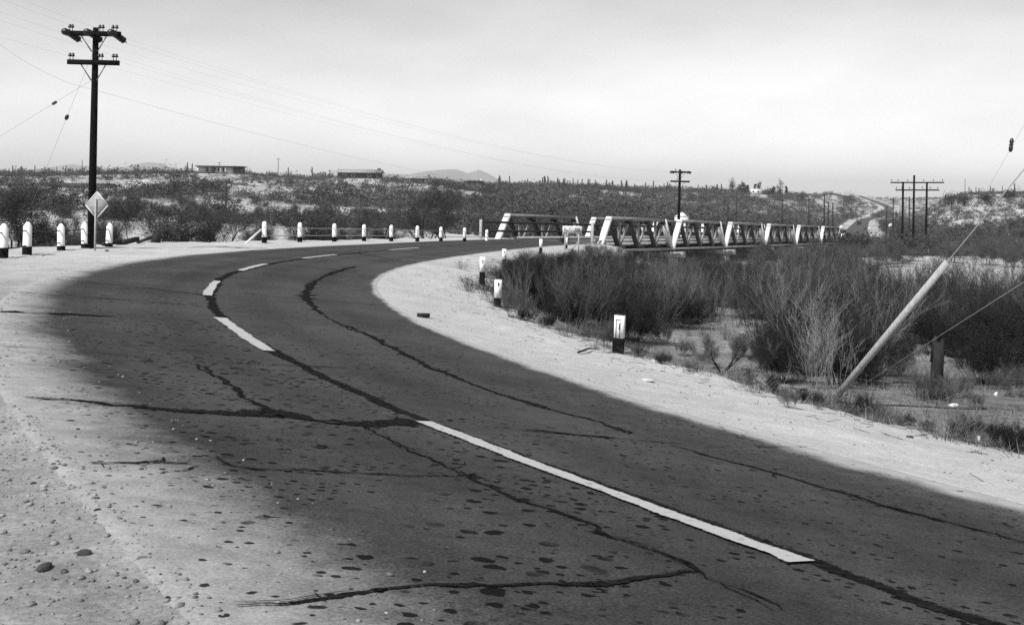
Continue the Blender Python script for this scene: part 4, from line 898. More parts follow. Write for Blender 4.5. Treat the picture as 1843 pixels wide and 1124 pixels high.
# ------------------------------------------------------------------ cars
def car(loc, rz, lab, facing=True, paint='car_dark'):
    o = empty('sedan', loc, lab, 'car', 'cars on the highway', rz)     # front towards local -y
    mb = MB(); T2 = Matrix.Identity(4)
    prof = [(-2.35, .42), (-2.38, .78), (-2.2, 1.0), (-1.0, 1.08), (.9, 1.1), (2.0, .98), (2.35, .7), (2.35, .42)]
    V = []; n = len(prof)
    for s, x in ((0, -.74), (1, -.84), (2, .84), (3, .74)):
        for y, z in prof: V.append((x, y, z - (.05 if s in (0, 3) else 0)))
    q = [(s*n + i, s*n + (i+1) % n, (s+1)*n + (i+1) % n, (s+1)*n + i) for s in range(3) for i in range(n)]
    t = [(0, i+1, i) for i in range(1, n-1)] + [(3*n, 3*n + i, 3*n + i + 1) for i in range(1, n-1)]
    mb.add(V, q, t); mb.build('body', M[paint], o)
    mb = MB(); V = []
    for y, z, hx in ((-.95, 1.06, .72), (-.45, 1.52, .60), (.2, 1.60, .60), (.95, 1.5, .58), (1.55, 1.06, .70)): V += [(-hx, y, z), (hx, y, z)]
    mb.add(V, [(2*i, 2*i+1, 2*i+3, 2*i+2) for i in range(4)] + [(0, 2, 4, 6), (0, 6, 8, 0)][:1] + [(1, 7, 5, 3)], [(0, 6, 8), (1, 9, 7)]); cb = mb.build('cabin', M[paint], o)
    for xs in ((-.62, -.04), (.04, .62)):
        mb = MB(); mb.add([(xs[0], -.93, 1.14), (xs[1], -.93, 1.14), (xs[1]*.88, -.5, 1.5), (xs[0]*.88, -.5, 1.5)], [(0, 1, 2, 3)]); mb.build('windscreen', M['glass_dark'], cb)
    for x in (-.5, .5):
        mb = MB(); mb.lathe([(0, .06), (.12, .05), (.15, 0), (.16, -.1)], (x, -2.28, .86), 12, (0, -1, 0)); mb.build('headlight', M['chrome' if facing else 'glass_dark'], o)
    mb = MB(); mb.box((0, -2.5, .5), (1.75, .14, .2)); mb.build('bumper', M['chrome' if facing else 'dark_steel'], o)
    mb = MB(); mb.box((0, -2.41, .74), (.9, .06, .3)); mb.build('grille', M['car_light' if facing else 'dark_steel'], o)
    mb = MB(); mb.box((0, 2.45, .5), (1.7, .14, .18)); mb.build('bumper', M['chrome'], o)
    for x in (-.72, .72):
        for y in (-1.45, 1.45):
            mb = MB(); mb.lathe([(0, -.1), (.3, -.1), (.35, -.06), (.35, .06), (.3, .1), (0, .1)], (x, y, .35), 16, (1, 0, 0)); wh = mb.build('wheel', M['rubber'], o)
            mb = MB(); mb.lathe([(0, .02), (.18, .015), (.2, 0)], (x + (.1 if x > 0 else -.1), y, .35), 12, (1 if x > 0 else -1, 0, 0)); mb.build('hubcap', M['chrome'], wh)
    return o
def on_far(Y, lane):
    i = np.argmin(np.abs(FL[:, 1] - Y)); h = FH[i]; return Vector((FL[i, 0] + math.cos(h)*lane, FL[i, 1] - math.sin(h)*lane, FL[i, 2] + .06)), h
p, h = on_far(214, -1.75); car(p, -h, 'dark oncoming sedan with bright bumper and grille at the bridge end')
p, h = on_far(455, -.2); car(p, -h, 'tiny dark car far down the road beyond the bridge', facing=False)
# ------------------------------------------------------------------ plants
def grow_plant(seed, stems, L, r, spread, levels, kids, shrink=.6, wob=.25, trop=.15, kid_ang=(25, 55), nseg=3, base_r=.15, leaf_lvl=2):
    R = random.Random(seed); seg = []; leaf = []
    def rec(p, d, L, r, lvl):
        for i in range(nseg):
            d = (d + Vector((R.gauss(0, wob), R.gauss(0, wob), R.gauss(0, wob*.6) + trop))).normalized()
            q = p + d * (L / nseg); r2 = max(r * (.78 if lvl else .82), .0022)
            seg.append((p, q, r, r2))
            if lvl >= leaf_lvl: leaf.append((q, d))
            if lvl < levels and (i > 0 or lvl > 0):
                k = kids[lvl]; n = int(k) + (R.random() < k - int(k))
                for _ in range(n):
                    a = math.radians(R.uniform(*kid_ang)); ax = d.orthogonal().normalized(); ax = Quaternion(d, R.uniform(0, 6.283)) @ ax
                    cd = Quaternion(ax, a) @ d
                    rec(q, cd, L * shrink * R.uniform(.65, 1.2), r2 * .62, lvl + 1)
            p, r = q, r2
    for s in range(stems):
        a = R.uniform(0, 6.283); t = math.radians(R.uniform(*spread)); d = Vector((math.cos(a)*math.sin(t), math.sin(a)*math.sin(t), math.cos(t)))
        rec(Vector((math.cos(a)*base_r*R.random(), math.sin(a)*base_r*R.random(), -.08)), d, L * R.uniform(.7, 1.15), r * R.uniform(.7, 1.1), 0)
    return seg, leaf
def seg_mesh(name, seg, m):
    A = np.array([s[0] for s in seg]); B = np.array([s[1] for s in seg]); ra = np.array([s[2] for s in seg])[:, None]; rb = np.array([s[3] for s in seg])[:, None]
    d = B - A; d /= np.linalg.norm(d, axis=1, keepdims=True) + 1e-9
    u = np.cross(d, [0.31, .17, .93]); u /= np.linalg.norm(u, axis=1, keepdims=True) + 1e-9; v = np.cross(d, u)
    V = []
    for (c, r) in ((A, ra), (B, rb)):
        for j in range(3):
            a = 2.0944 * j; V.append(c + (u * math.cos(a) + v * math.sin(a)) * r)
    n = len(seg); V = np.stack(V, 1).reshape(-1, 3); o = np.arange(n)[:, None] * 6
    q = np.concatenate([o + np.array([[j, (j+1) % 3, 3 + (j+1) % 3, 3 + j]]) for j in range(3)])
    return mesh_np(name, V, [q], m)
def leaf_tris(P, D, n, size, jit, rng, asp=.32):
    P = np.repeat(P, n, 0); k = len(P); P = P + rng.normal(0, jit, (k, 3)); a = rng.normal(0, 1, (k, 3)); a /= np.linalg.norm(a, axis=1, keepdims=True)
    b = rng.normal(0, 1, (k, 3)); b -= a * (a * b).sum(1, keepdims=True); b /= np.linalg.norm(b, axis=1, keepdims=True); s = size * rng.uniform(.5, 1.3, (k, 1))
    V = np.stack([P + a * s, P - a * s * .8 + b * s * asp, P - a * s * .8 - b * s * asp], 1).reshape(-1, 3)
    return V, np.arange(3 * k).reshape(-1, 3)
def leaf_mesh(name, leaf, n, size, jit, asp, m, seed):
    rng = np.random.default_rng(seed); P = np.array([l[0] for l in leaf]); V, F = leaf_tris(P, None, n, size, jit, rng, asp); return mesh_np(name, V, [F], m)
PROTO = {}
def proto(kind, count, stem_m, leaf_m, leaf_args, seed0, **kw):
    L_ = []
    for i in range(count):
        sg, lf = grow_plant(seed0 + i, **kw)
        L_.append((seg_mesh(kind + '_stems', sg, M[stem_m]), leaf_mesh(kind + '_foliage', lf, *leaf_args, M[leaf_m], seed0 + i) if leaf_args and lf else None))
    PROTO[kind] = L_
proto('willow', 5, 'grey_bark', 'mid_leaf', (1, .045, .04, .09), 100, stems=16, L=2.1, r=.014, spread=(3, 30), levels=2, kids=[1.7, 1.5], shrink=.42, wob=.09, trop=.10, kid_ang=(10, 30), nseg=4, base_r=.5, leaf_lvl=1)
proto('darkwillow', 5, 'dark_bark', 'mid_leaf', (1, .05, .05, .09), 150, stems=12, L=1.9, r=.021, spread=(4, 36), levels=3, kids=[1.0, 1.1, .9], shrink=.55, wob=.13, trop=.10, kid_ang=(14, 40), nseg=4, base_r=.4, leaf_lvl=2)
proto('burro', 4, 'dark_bark', 'dark_leaf', (4, .05, .06, .10), 200, stems=30, L=1.0, r=.009, spread=(5, 72), levels=2, kids=[1.8, 1.7], shrink=.5, wob=.16, trop=.14, kid_ang=(14, 40), nseg=4, base_r=.35, leaf_lvl=1)
proto('pale', 4, 'pale_bark', 'pale_leaf', None, 300, stems=7, L=1.7, r=.013, spread=(4, 26), levels=3, kids=[1.3, 1.3, .9], shrink=.55, wob=.13, trop=.10, kid_ang=(16, 40), nseg=4, base_r=.3, leaf_lvl=9)
proto('greybush', 4, 'grey_bark', 'mid_leaf', (2, .035, .04, .10), 400, stems=28, L=.95, r=.008, spread=(5, 55), levels=2, kids=[1.8, 1.6], shrink=.5, wob=.15, trop=.14, kid_ang=(14, 38), nseg=4, base_r=.3, leaf_lvl=1)
proto('mesquite', 5, 'dark_bark', 'mesquite_leaf', (7, .05, .13, .22), 500, stems=5, L=2.0, r=.085, spread=(20, 58), levels=4, kids=[1.1, 1.4, 1.4, 1.0], shrink=.62, wob=.2, trop=.12, kid_ang=(22, 50), nseg=3, base_r=.3, leaf_lvl=3)
proto('thicket', 5, 'grey_bark', 'thicket_leaf', (14, .06, .2, .28), 600, stems=8, L=1.5, r=.04, spread=(10, 62), levels=3, kids=[1.1, 1.3, 1.2], shrink=.6, wob=.2, trop=.10, kid_ang=(22, 55), nseg=3, base_r=.5, leaf_lvl=2)
proto('tuft', 3, 'dry_grass', 'dry_grass', (1, .03, .03, .1), 700, stems=44, L=.36, r=.004, spread=(3, 58), levels=1, kids=[.7], shrink=.6, wob=.14, trop=.05, kid_ang=(12, 35), nseg=3, base_r=.1, leaf_lvl=1)
proto('weed', 3, 'dark_bark', 'dark_leaf', (2, .03, .03, .12), 800, stems=30, L=.4, r=.004, spread=(3, 66), levels=1, kids=[1.2], shrink=.6, wob=.16, trop=.06, kid_ang=(12, 40), nseg=3, base_r=.18, leaf_lvl=1)
KN = {'darkwillow': ('willow_shrub', 'shrub'), 'willow': ('willow_shrub', 'shrub'), 'burro': ('dark_shrub', 'shrub'), 'pale': ('bare_shrub', 'shrub'), 'greybush': ('grey_shrub', 'shrub'), 'mesquite': ('mesquite_tree', 'tree'), 'thicket': ('thicket_shrub', 'shrub'), 'tuft': ('grass_tuft', 'grass tuft'), 'weed': ('weed', 'weed')}
def plant(kind, x, y, scale, lab, grp, zs=1.0, var=None, dz=0.0):
    v = PROTO[kind][random.randrange(len(PROTO[kind])) if var is None else var]; nm, cat = KN[kind]
    o = link(nm, v[0]); o.location = (x, y, gz1(x, y) + dz); o.rotation_euler = (random.uniform(-.06, .06), random.uniform(-.06, .06), random.uniform(0, 6.28)); o.scale = (scale, scale, scale * zs)
    tag(o, lab, cat, grp)
    if v[1] is not None: link('foliage' if kind not in ('mesquite',) else 'crown', v[1], o)
    return o
def px_of(x, y, z):
    u, v = FP * x / y, FP * z / y; return PX + CR*u + SR*v, PY - (-SR*u + CR*v)
HT = {k: float(np.mean([max(v.co.z for v in a[0].vertices) for a in PROTO[k]])) for k in PROTO}
_old = {'willow': 2.5, 'burro': 1.35, 'pale': 2.5, 'greybush': 1.25, 'mesquite': 3.6, 'thicket': 2.9, 'tuft': .42, 'weed': .46}
def plant_px(kind, px, yb, yt, lab, grp, zs=1.0, Y=None):
    """a plant whose foot shows at (px, yb) and whose top reaches yt"""
    b = pixg(px, yb) if Y is None else at(px, yb, Y); h = (yb - yt) * b.y / FP; return plant(kind, b.x, b.y, h / HT[kind], lab, grp, zs)

# --- single plants one can point at, right bank
G_BANK = 'brush on the right bank and wash floor'
for a in (('burro', 948, 552, 458, 'dense dark shrub immediately right of the second-nearest guide post'), ('burro', 1003, 570, 466, 'dense dark shrub behind the one by the guide post'), ('burro', 1035, 588, 500, 'low dark shrub at the shaded foot of the bank'),
          ('burro', 925, 512, 465, 'small dark shrub at the bank crest behind the slim guide post'), ('greybush', 925, 572, 505, 'grey low shrub on the crest between guide post and dark shrubs'), ('burro', 1060, 560, 470, 'dark shrub at the inner end of the bank thicket'),
          ('greybush', 1090, 625, 560, 'small grey shrub behind the nearest guide post'), ('willow', 1150, 560, 462, 'tall grey wispy shrub below the near truss end'), ('burro', 1213, 588, 490, 'round dark shrub standing alone in pale grass below the bridge'),
          ('mesquite', 1300, 668, 560, 'small thin-stemmed bush standing alone on the open ground'), ('greybush', 1140, 612, 540, 'grey shrub just right of the nearest guide post'),
          ('pale', 1462, 712, 570, 'pale leafless shrub left of the guy guard foot'), ('pale', 1478, 700, 505, 'tall pale branching shrub in the middle of the thicket'), ('pale', 1510, 705, 560, 'slender pale forked shrub just behind the guy guard'), ('pale', 1405, 690, 600, 'short pale twiggy shrub at the thicket edge'),
          ('burro', 1420, 690, 585, 'broad dark shrub at the front of the thicket'), ('burro', 1545, 690, 560, 'dark shrub in the shade behind the guy guard'), ('darkwillow', 1450, 660, 452, 'tall dark-stemmed willow shrub at the thicket centre'), ('darkwillow', 1400, 640, 468, 'tall willow shrub at the left side of the thicket'), ('darkwillow', 1535, 650, 440, 'tall willow shrub right of the thicket centre'),
          ('darkwillow', 1730, 640, 430, 'tall dark willow shrub behind the stump post'), ('darkwillow', 1690, 640, 470, 'thin willow shrub just above the stump post'), ('burro', 1775, 690, 570, 'large dark shrub right of the stump post with black shade beneath'), ('burro', 1822, 660, 520, 'dark tall shrub at the right edge behind the open floor'), ('greybush', 1832, 715, 640, 'small bush with a dark foot at the right edge of the open floor'),
          ('burro', 1745, 792, 738, 'dark weed clump by the white scrap at the shoulder edge'), ('burro', 1808, 808, 748, 'big dark weed clump at the right shoulder edge'), ('burro', 1842, 814, 752, 'dark weed clump cut by the right edge of the view'), ('greybush', 1425, 735, 690, 'low dark weed bush left of the guy guard foot'), ('tuft', 1590, 752, 715, 'dry tuft right of the guy guard foot'), ('tuft', 1700, 790, 700, 'tall wispy dry stems on the shoulder crest')):
    plant_px(*a, 'brush on the right bank and wash floor')
for a in (('greybush', 1060, 470, 432, 'grey shrub at the bridge end below the name board'), ('greybush', 1088, 478, 436, 'twiggy grey shrub under the first truss end post'), ('greybush', 1040, 474, 446, 'small grey shrub on the mound below the name board'), ('willow', 1112, 505, 446, 'tall grey shrub rising over the first bridge span'), ('greybush', 1072, 462, 438, 'grey shrub on the mound at the bridge end'), ('greybush', 1098, 468, 440, 'grey shrub at the foot of the first truss end post'), ('burro', 1058, 460, 438, 'dark small shrub on the mound by the name board'), ('greybush', 1118, 462, 438, 'grey shrub at the foot of the abutment slope under the first span'), ('burro', 1140, 474, 446, 'dark shrub on the abutment slope under the first span'), ('greybush', 1160, 482, 450, 'grey shrub low on the abutment slope'), ('darkwillow', 1128, 486, 440, 'dark-stemmed shrub before the abutment slope'), ('darkwillow', 1180, 510, 448, 'dark-stemmed shrub below the end of the first span'), ('willow', 1100, 482, 436, 'grey wispy shrub before the first truss end post'), ('darkwillow', 1078, 500, 438, 'dark twiggy shrub between the name board and the first span'), ('darkwillow', 1245, 560, 486, 'dark forked shrub under the second bridge span'), ('willow', 1325, 590, 488, 'tall grey shrub right of the open ground below the bridge'), ('darkwillow', 1365, 600, 474, 'dark many-stemmed shrub at the left rim of the thicket'),
          ('darkwillow', 1620, 640, 470, 'dark many-stemmed shrub just right of the guy guard middle'), ('darkwillow', 1660, 600, 440, 'tall dark-stemmed shrub behind the upper end of the guy guard'), ('darkwillow', 1710, 610, 425, 'tallest dark-stemmed shrub right of the guy guard top'), ('darkwillow', 1760, 600, 430, 'dark-stemmed shrub halfway between guy guard top and right edge'), ('darkwillow', 1800, 620, 440, 'dark-stemmed tall shrub near the right edge'), ('darkwillow', 1838, 610, 450, 'dark-stemmed tall shrub cut by the right edge'), ('burro', 1700, 640, 560, 'dark shrub behind the stump post'), ('willow', 1590, 625, 470, 'grey wispy shrub behind the middle of the guy guard'), ('burro', 1480, 660, 540, 'dark dense shrub deep inside the thicket'), ('burro', 1390, 665, 580, 'dark shrub at the left front of the thicket'), ('darkwillow', 1500, 670, 450, 'tall dark-stemmed shrub at the thicket front by the guy guard')):
    plant_px(*a, 'brush on the right bank and wash floor')
for i, (px, yb, yt, k) in enumerate(((1195, 618, 570, 'greybush'), (1225, 640, 600, 'greybush'), (1262, 625, 585, 'pale'), (1275, 655, 622, 'greybush'), (1330, 640, 600, 'greybush'), (1352, 662, 615, 'pale'), (1240, 605, 560, 'darkwillow'), (1372, 640, 560, 'darkwillow'), (1170, 612, 560, 'greybush'), (1310, 612, 575, 'tuft'), (1620, 690, 640, 'greybush'), (1640, 680, 600, 'pale'), (1760, 735, 700, 'greybush'), (1790, 700, 655, 'greybush'))):
    plant_px(k, px, yb, yt, 'small twiggy plant standing on the open wash floor', 'small plants of the open floor')
# --- fill of the wash floor, thinner where the photo shows open ground
def in_poly(x, y, P):
    c = False; j = len(P) - 1
    for i in range(len(P)):
        if (P[i][1] > y) != (P[j][1] > y) and x < (P[j][0]-P[i][0])*(y-P[i][1])/(P[j][1]-P[i][1]) + P[i][0]: c = not c
        j = i
    return c
OPEN = [[(1180, 600), (1400, 600), (1400, 700), (1180, 655)], [(1585, 640), (1760, 640), (1860, 690), (1860, 800), (1600, 740)], [(1700, 650), (1800, 690), (1843, 720), (1700, 730)], [(1250, 500), (1345, 500), (1345, 512), (1250, 512)]]
pts = []; tries = 0
while len(pts) < 330 and tries < 22000:
    tries += 1; y = 13 + 90 * random.random() ** 1.1; x = random.uniform(-.04, .52) * y
    s_, d_ = road_sd([x], [y]); s_, d_ = float(s_[0]), float(d_[0]); wc = float(np.interp(s_, *WRT)) + WR
    if s_ < 84 and d_ < wc + .5: continue
    t = (x - B0[0])*BD[0] + (y - B0[1])*BD[1]; dd = (x - B0[0])*BN[0] + (y - B0[1])*BN[1]
    if t > -4 and abs(dd) < 5.0: continue
    if t > -14 and dd < 0: continue
    px, py = px_of(x, y, gz1(x, y))
    if px > 1900 or px < 850 or any(in_poly(px, py, P) for P in OPEN): continue
    if px > 1560 and 60 < y: continue
    if y > 80 and px < 1130: continue
    if py > np.interp(px, [850, 950, 1060, 1150, 1200, 1375, 1400, 1560, 1600, 1843], [535, 560, 600, 625, 590, 590, 690, 710, 640, 650]): continue
    md = .9 if y < 45 else 1.3
    if any((x - a)**2 + (y - b)**2 < md * md for a, b, *_ in pts): continue
    pts.append((x, y, px, py))
for x, y, px, py in pts:
    r = random.random()
    wk = 'darkwillow' if random.random() < .5 else 'willow'
    if px < 1120: k = 'burro' if r < .45 else 'greybush' if r < .8 else wk
    elif px < 1340: k = 'greybush' if r < .42 else wk if r < .75 else 'burro'
    elif px < 1600: k = wk if r < .5 else 'burro' if r < .70 else 'pale' if r < .90 else 'greybush'
    else: k = wk if r < .55 else 'burro' if r < .85 else 'greybush'
    sc_ = random.uniform(.75, 1.2) * (1.0 if k != 'greybush' else 1.15)
    top_limit = 450 if px < 1150 else (466 if random.random() < .8 else 446) if px < 1450 else (455 if random.random() < .6 else 436) if px < 1580 else (492 if random.random() < .45 else 434)
    # keep tops under the line the brush reaches in the photo
    hmax = (py - top_limit) * y / FP; sc_ = max(min(sc_, hmax / HT[k]), .35)
    lab = {'darkwillow': 'tall dark-stemmed willow shrub among many on the wash floor', 'willow': 'tall wispy grey willow shrub among many on the wash floor', 'burro': 'rounded dark shrub among many on the wash floor', 'pale': 'pale leafless shrub among the tall wash brush', 'greybush': 'grey twiggy low shrub among many on the wash floor'}[k]
    plant(k, x, y, sc_, lab, {'darkwillow': 'dark willow shrubs of the wash', 'willow': 'willow shrubs of the wash', 'burro': 'dark shrubs of the wash', 'pale': 'bare pale shrubs of the wash', 'greybush': 'grey shrubs of the wash'}[k])
for i, (px, yb, yt) in enumerate(((1345, 690, 662), (1388, 705, 672), (1412, 716, 690), (1440, 724, 694), (1472, 730, 702), (1528, 742, 716), (1560, 745, 705), (1590, 752, 720), (1630, 766, 738), (1668, 775, 748), (1715, 788, 756), (1775, 803, 768), (1195, 655, 630), (1240, 668, 645), (1150, 640, 615), (985, 590, 560), (945, 577, 552), (1055, 612, 585))):
    plant_px(random.choice(('greybush', 'burro', 'greybush')), px, yb, yt, 'low twiggy shrub growing right on the shoulder crest', 'small shrubs on the shoulder crest')
for i, (px, yb, yt, k) in enumerate(((1672, 722, 650, 'greybush'), (1700, 724, 670, 'greybush'), (1655, 715, 640, 'darkwillow'), (1715, 716, 650, 'greybush'))):
    plant_px(k, px, yb, yt, 'twiggy growth around the foot of the stump post', 'growth around the stump post')
# --- weeds and tufts along the shoulder crest
for i in range(130):
    s = random.uniform(2, 62); wc = float(np.interp(s, *WRT)) + WR
    d = wc + random.gauss(.15, .55); q = road_pt(s, d)[0]; k = random.choice(['tuft', 'tuft', 'weed'])
    plant(k, q[0], q[1], random.uniform(.3, .95), 'dry grass tuft among many along the shoulder crest' if k == 'tuft' else 'dark little weed among many along the shoulder crest', 'dry tufts along the crest' if k == 'tuft' else 'little weeds along the crest')
# --- left wash: bare mesquites behind the guard posts
ML = [(32, 452, 340, 'bare mesquite behind the leftmost guard posts', 52), (95, 446, 372, 'low grey mesquite between the guard posts and the lower house', 56), (238, 440, 366, 'mesquite immediately right of the diamond sign', 58), (292, 442, 352, 'largest dark-limbed mesquite of the clump right of the diamond sign', 56), (345, 441, 358, 'middle mesquite of the clump over the fallen timbers', 60), (392, 440, 365, 'right-hand mesquite of the clump over the fallen timbers', 64),
      (535, 436, 350, 'dark mesquite leaning left behind the second round-topped guard post', 72), (598, 434, 385, 'low bushy mesquite behind the third round-topped guard post', 76), (640, 433, 392, 'small mesquite behind the fourth round-topped guard post', 80), (772, 432, 352, 'tall thin-trunked mesquite above the sixth guard post', 96), (812, 432, 358, 'tall mesquite above the seventh guard post', 100), (690, 418, 352, 'dark mesquite at the far side of the sandy wash', 120), (700, 431, 400, 'low mesquite behind the fifth round-topped guard post', 86), (862, 430, 395, 'bushy mesquite beside the bridge end post', 98), (455, 436, 395, 'low mesquite behind the slanting brace', 70), (165, 445, 400, 'low mesquite behind the tall pole', 55)]
for px, yb, yt, lab, Y in ML:
    p = at(px, yb, Y); g = gz1(p.x, Y); top = at(px, yt, Y).z; plant('mesquite', p.x, Y, 1.25 * (top - g) / HT['mesquite'], lab, 'mesquites in the left wash')
for i in range(64):
    px = random.uniform(-20, 215) if i < 40 else random.uniform(425, 520) if i < 50 else random.uniform(480, 860); Y = random.uniform(52, 105); p = at(px, 400, Y); s_, d_ = road_sd([p.x], [Y])
    if d_[0] > -WL - float(np.interp(s_[0], *WLT)) - 1.5: continue
    plant('greybush', p.x, Y, random.uniform(.6, 1.0), 'grey low shrub on the sandy floor behind the guard posts', 'low shrubs of the left wash')
for a in (('burro', 572, 433.5, 402, 'low dark shrub behind the second round-topped guard post', 66), ('burro', 612, 433, 398, 'low dark shrub behind the third round-topped guard post', 70), ('greybush', 648, 433, 402, 'low grey shrub left of the fourth round-topped guard post', 72), ('burro', 690, 432, 406, 'low dark shrub right of the fourth round-topped guard post', 74), ('burro', 60, 452, 425, 'low dark shrub between the two leftmost guard posts', 44), ('burro', 132, 447, 420, 'low dark shrub between the third and fourth square guard posts', 50), ('burro', 320, 442, 418, 'dark low growth under the mesquite clump', 56), ('burro', 365, 441, 420, 'dark low growth at the right of the mesquite clump', 58), ('burro', 410, 440, 420, 'dark low growth left of the slanting brace', 62)):
    k_, px_, yb_, yt_, lb_, Y_ = a; p = at(px_, yb_, Y_); g_ = gz1(p.x, Y_); plant(k_, p.x, Y_, max((at(px_, yt_, Y_).z - g_) / HT[k_], .4), lb_, 'low shrubs of the left wash')
# --- belt of thicket at the foot of the bluff and along the far bank
belt = []
def add_belt(n, x0, x1, ya, yb, smin, smax, lab, grp, mind=3.0, kind='thicket'):
    k = 0; t = 0
    while k < n and t < n * 40:
        t += 1; px = random.uniform(x0, x1); Y = random.uniform(ya, yb); p = at(px, 380, Y)
        if any((p.x - a)**2 + (Y - b)**2 < mind**2 for a, b in belt): continue
        tt = (p.x - B0[0])*BD[0] + (Y - B0[1])*BD[1]; dd = (p.x - B0[0])*BN[0] + (Y - B0[1])*BN[1]
        if -10 < tt < 120 and abs(dd) < 6.5: continue
        if Y > 176 and np.min(np.hypot(FL[:, 0] - p.x, FL[:, 1] - Y)) < 8.5: continue
        if any(math.hypot(p.x - q.x, Y - q.y) < r for q, r in HOUSE_PADS): continue
        belt.append((p.x, Y)); k += 1; s = random.uniform(smin, smax); plant(kind, p.x, Y, s, lab, grp, zs=random.uniform(.75, 1.1))
add_belt(52, -60, 900, 140, 215, .5, .95, 'dense grey thicket tree in the belt at the foot of the bluff', 'thicket trees below the bluff', 4.0)
add_belt(80, 880, 1560, 195, 340, .7, 1.25, 'grey thicket tree on the far bank behind the bridge', 'thicket trees behind the bridge', 4.5)
add_belt(34, 1560, 1900, 108, 180, .7, 1.15, 'grey thicket tree on the far flat right of the road', 'thicket trees right of the far road', 3.6)
add_belt(36, 1570, 1960, 180, 350, .8, 1.3, 'grey thicket tree on the far flat right of the road', 'thicket trees right of the far road', 4.5)
add_belt(16, 1380, 1560, 95, 170, .6, .95, 'grey thicket shrub beside the far bridge spans', 'thicket shrubs by the far spans', 2.6)

for px, Y, s in ((1581, 650, 2.3), (1590, 690, 2.6), (1600, 720, 2.4), (1608, 700, 2.2), (1572, 735, 1.6), (1586, 730, 2.0)):
    p = at(px, 390, Y); plant('thicket', p.x, Y, s * .8, 'dark bushy thicket hiding the bend of the far road', 'thickets at the far road bend')
# --- trees on the right skyline
def skyline_tree(px, yb, yt, Y, w_, lab, seed, narrow=True):
    p = at(px, yb, Y); g = gz1(p.x, p.y); h = at(px, yt, Y).z - g; R = np.random.default_rng(seed)
    o = empty('eucalyptus_tree' if narrow else 'round_tree', (p.x, p.y, g), lab, 'tree', 'skyline trees beyond the bridge')
    mb = MB(); mb.tube([(0, 0, -.5), (.1, 0, h*.45), (.0, .1, h*.85)], [.22, .15, .06], 7)
    for j in range(5): a = R.uniform(0, 6.28); z = h * R.uniform(.3, .75); mb.tube([(0, 0, z), (math.cos(a)*w_*.4, math.sin(a)*w_*.4, z + h*.18)], [.08, .03], 5)
    mb.build('trunk', M['dark_bark'], o)
    nc = 16 if narrow else 24; P = []
    for j in range(nc):
        z = h * (R.uniform(.35, .97) if narrow else R.uniform(.3, .9)); wz = w_ * (math.sin(math.pi * min(max((z/h - .25)/.8, .05), 1)) ** .6); a = R.uniform(0, 6.28); rr_ = wz * .5 * math.sqrt(R.random())
        c = np.array([math.cos(a)*rr_, math.sin(a)*rr_, z]); P.append(c + R.normal(0, .13*w_ if narrow else .17*w_, (45, 3)) * [1, 1, 1.6 if narrow else 1])
    V, F = leaf_tris(np.concatenate(P), None, 1, .32, .05, R); link('crown', mesh_np('crown', V, [F], M['dark_leaf']), o)
for i, a in enumerate(((1318, 345, 321, 600, 3.0, 'tallest thin tree left of the white skyline house'), (1331, 346, 333, 610, 3.2, 'leaning low tree left of the white skyline house'), (1338, 346, 329, 620, 2.8, 'ragged tree second left of the white house'), (1345, 345, 333, 615, 1.8, 'small thin tree touching the white house from the left'), (1359, 344, 331, 640, 1.6, 'slim tree directly behind the white house'), (1367, 344, 328, 640, 2.4, 'bushy slim tree behind the right end of the white house'), (1392, 348, 336, 620, 2.2, 'low tree between the white house and the tall pair'), (1404, 348, 324, 610, 3.4, 'tall bushy tree right of the white house'), (1415, 349, 335, 620, 1.6, 'small slim tree rightmost of the skyline group'))):
    skyline_tree(*a, 900 + i)
for i, a in enumerate(((1518, 366, 348, 640, 6.5, 'dark round tree left of the far road crest'), (1532, 366, 344, 640, 7.5, 'biggest dark round tree beside the far road crest'), (1443, 362, 344, 600, 6.0, 'dark round tree above the far bridge spans'), (1385, 360, 341, 600, 5.0, 'dark round tree below the tall skyline pair'), (1712, 368, 348, 440, 5.5, 'dark spreading tree on the right rise'), (1735, 372, 350, 430, 5.0, 'dark spreading tree on the right rise beside the pale bank'), (1776, 372, 352, 430, 4.6, 'dark tree on the right rise below the guy wire'), (1815, 362, 344, 440, 4.5, 'dark ragged tree near the right edge of the skyline'))):
    skyline_tree(*a, 950 + i, narrow=False)

# --- saguaros and tall stalks on the bluff
def saguaro_mesh(seed, arms):
    R = random.Random(seed); mb = MB()
    mb.tube([(0, 0, -.4), (0, 0, .8), (.02, 0, .93), (.02, 0, .985), (.02, 0, 1.0)], [.055, .06, .058, .035, .006], 8)
    for j in range(arms):
        a = R.uniform(0, 6.28); z = R.uniform(.4, .6); c, s = math.cos(a), math.sin(a); l = R.uniform(.15, .3)
        mb.tube([(c*.05, s*.05, z), (c*.15, s*.15, z + .02), (c*.18, s*.18, z + .08), (c*.18, s*.18, z + l), (c*.18, s*.18, z + l + .03)], [.035, .04, .04, .036, .008], 7)
    return mb.mesh('saguaro', M['cactus'], smooth=True)
SAG = [saguaro_mesh(i, a) for i, a in enumerate((0, 0, 1, 2, 3))]
def saguaro(px, Y, h, lab, grp, v=None, yt=None):
    p = at(px, 330, Y); g = gz1(p.x, Y)
    if yt is not None: h = max(at(px, yt, Y).z - g, 1.5)
    o = link('saguaro', SAG[random.randrange(5) if v is None else v]); o.location = (p.x, Y, g); o.scale = (h*.8, h*.8, h); o.rotation_euler = (random.uniform(-.03, .03), random.uniform(-.03, .03), random.uniform(0, 6)); tag(o, lab, 'cactus', grp)
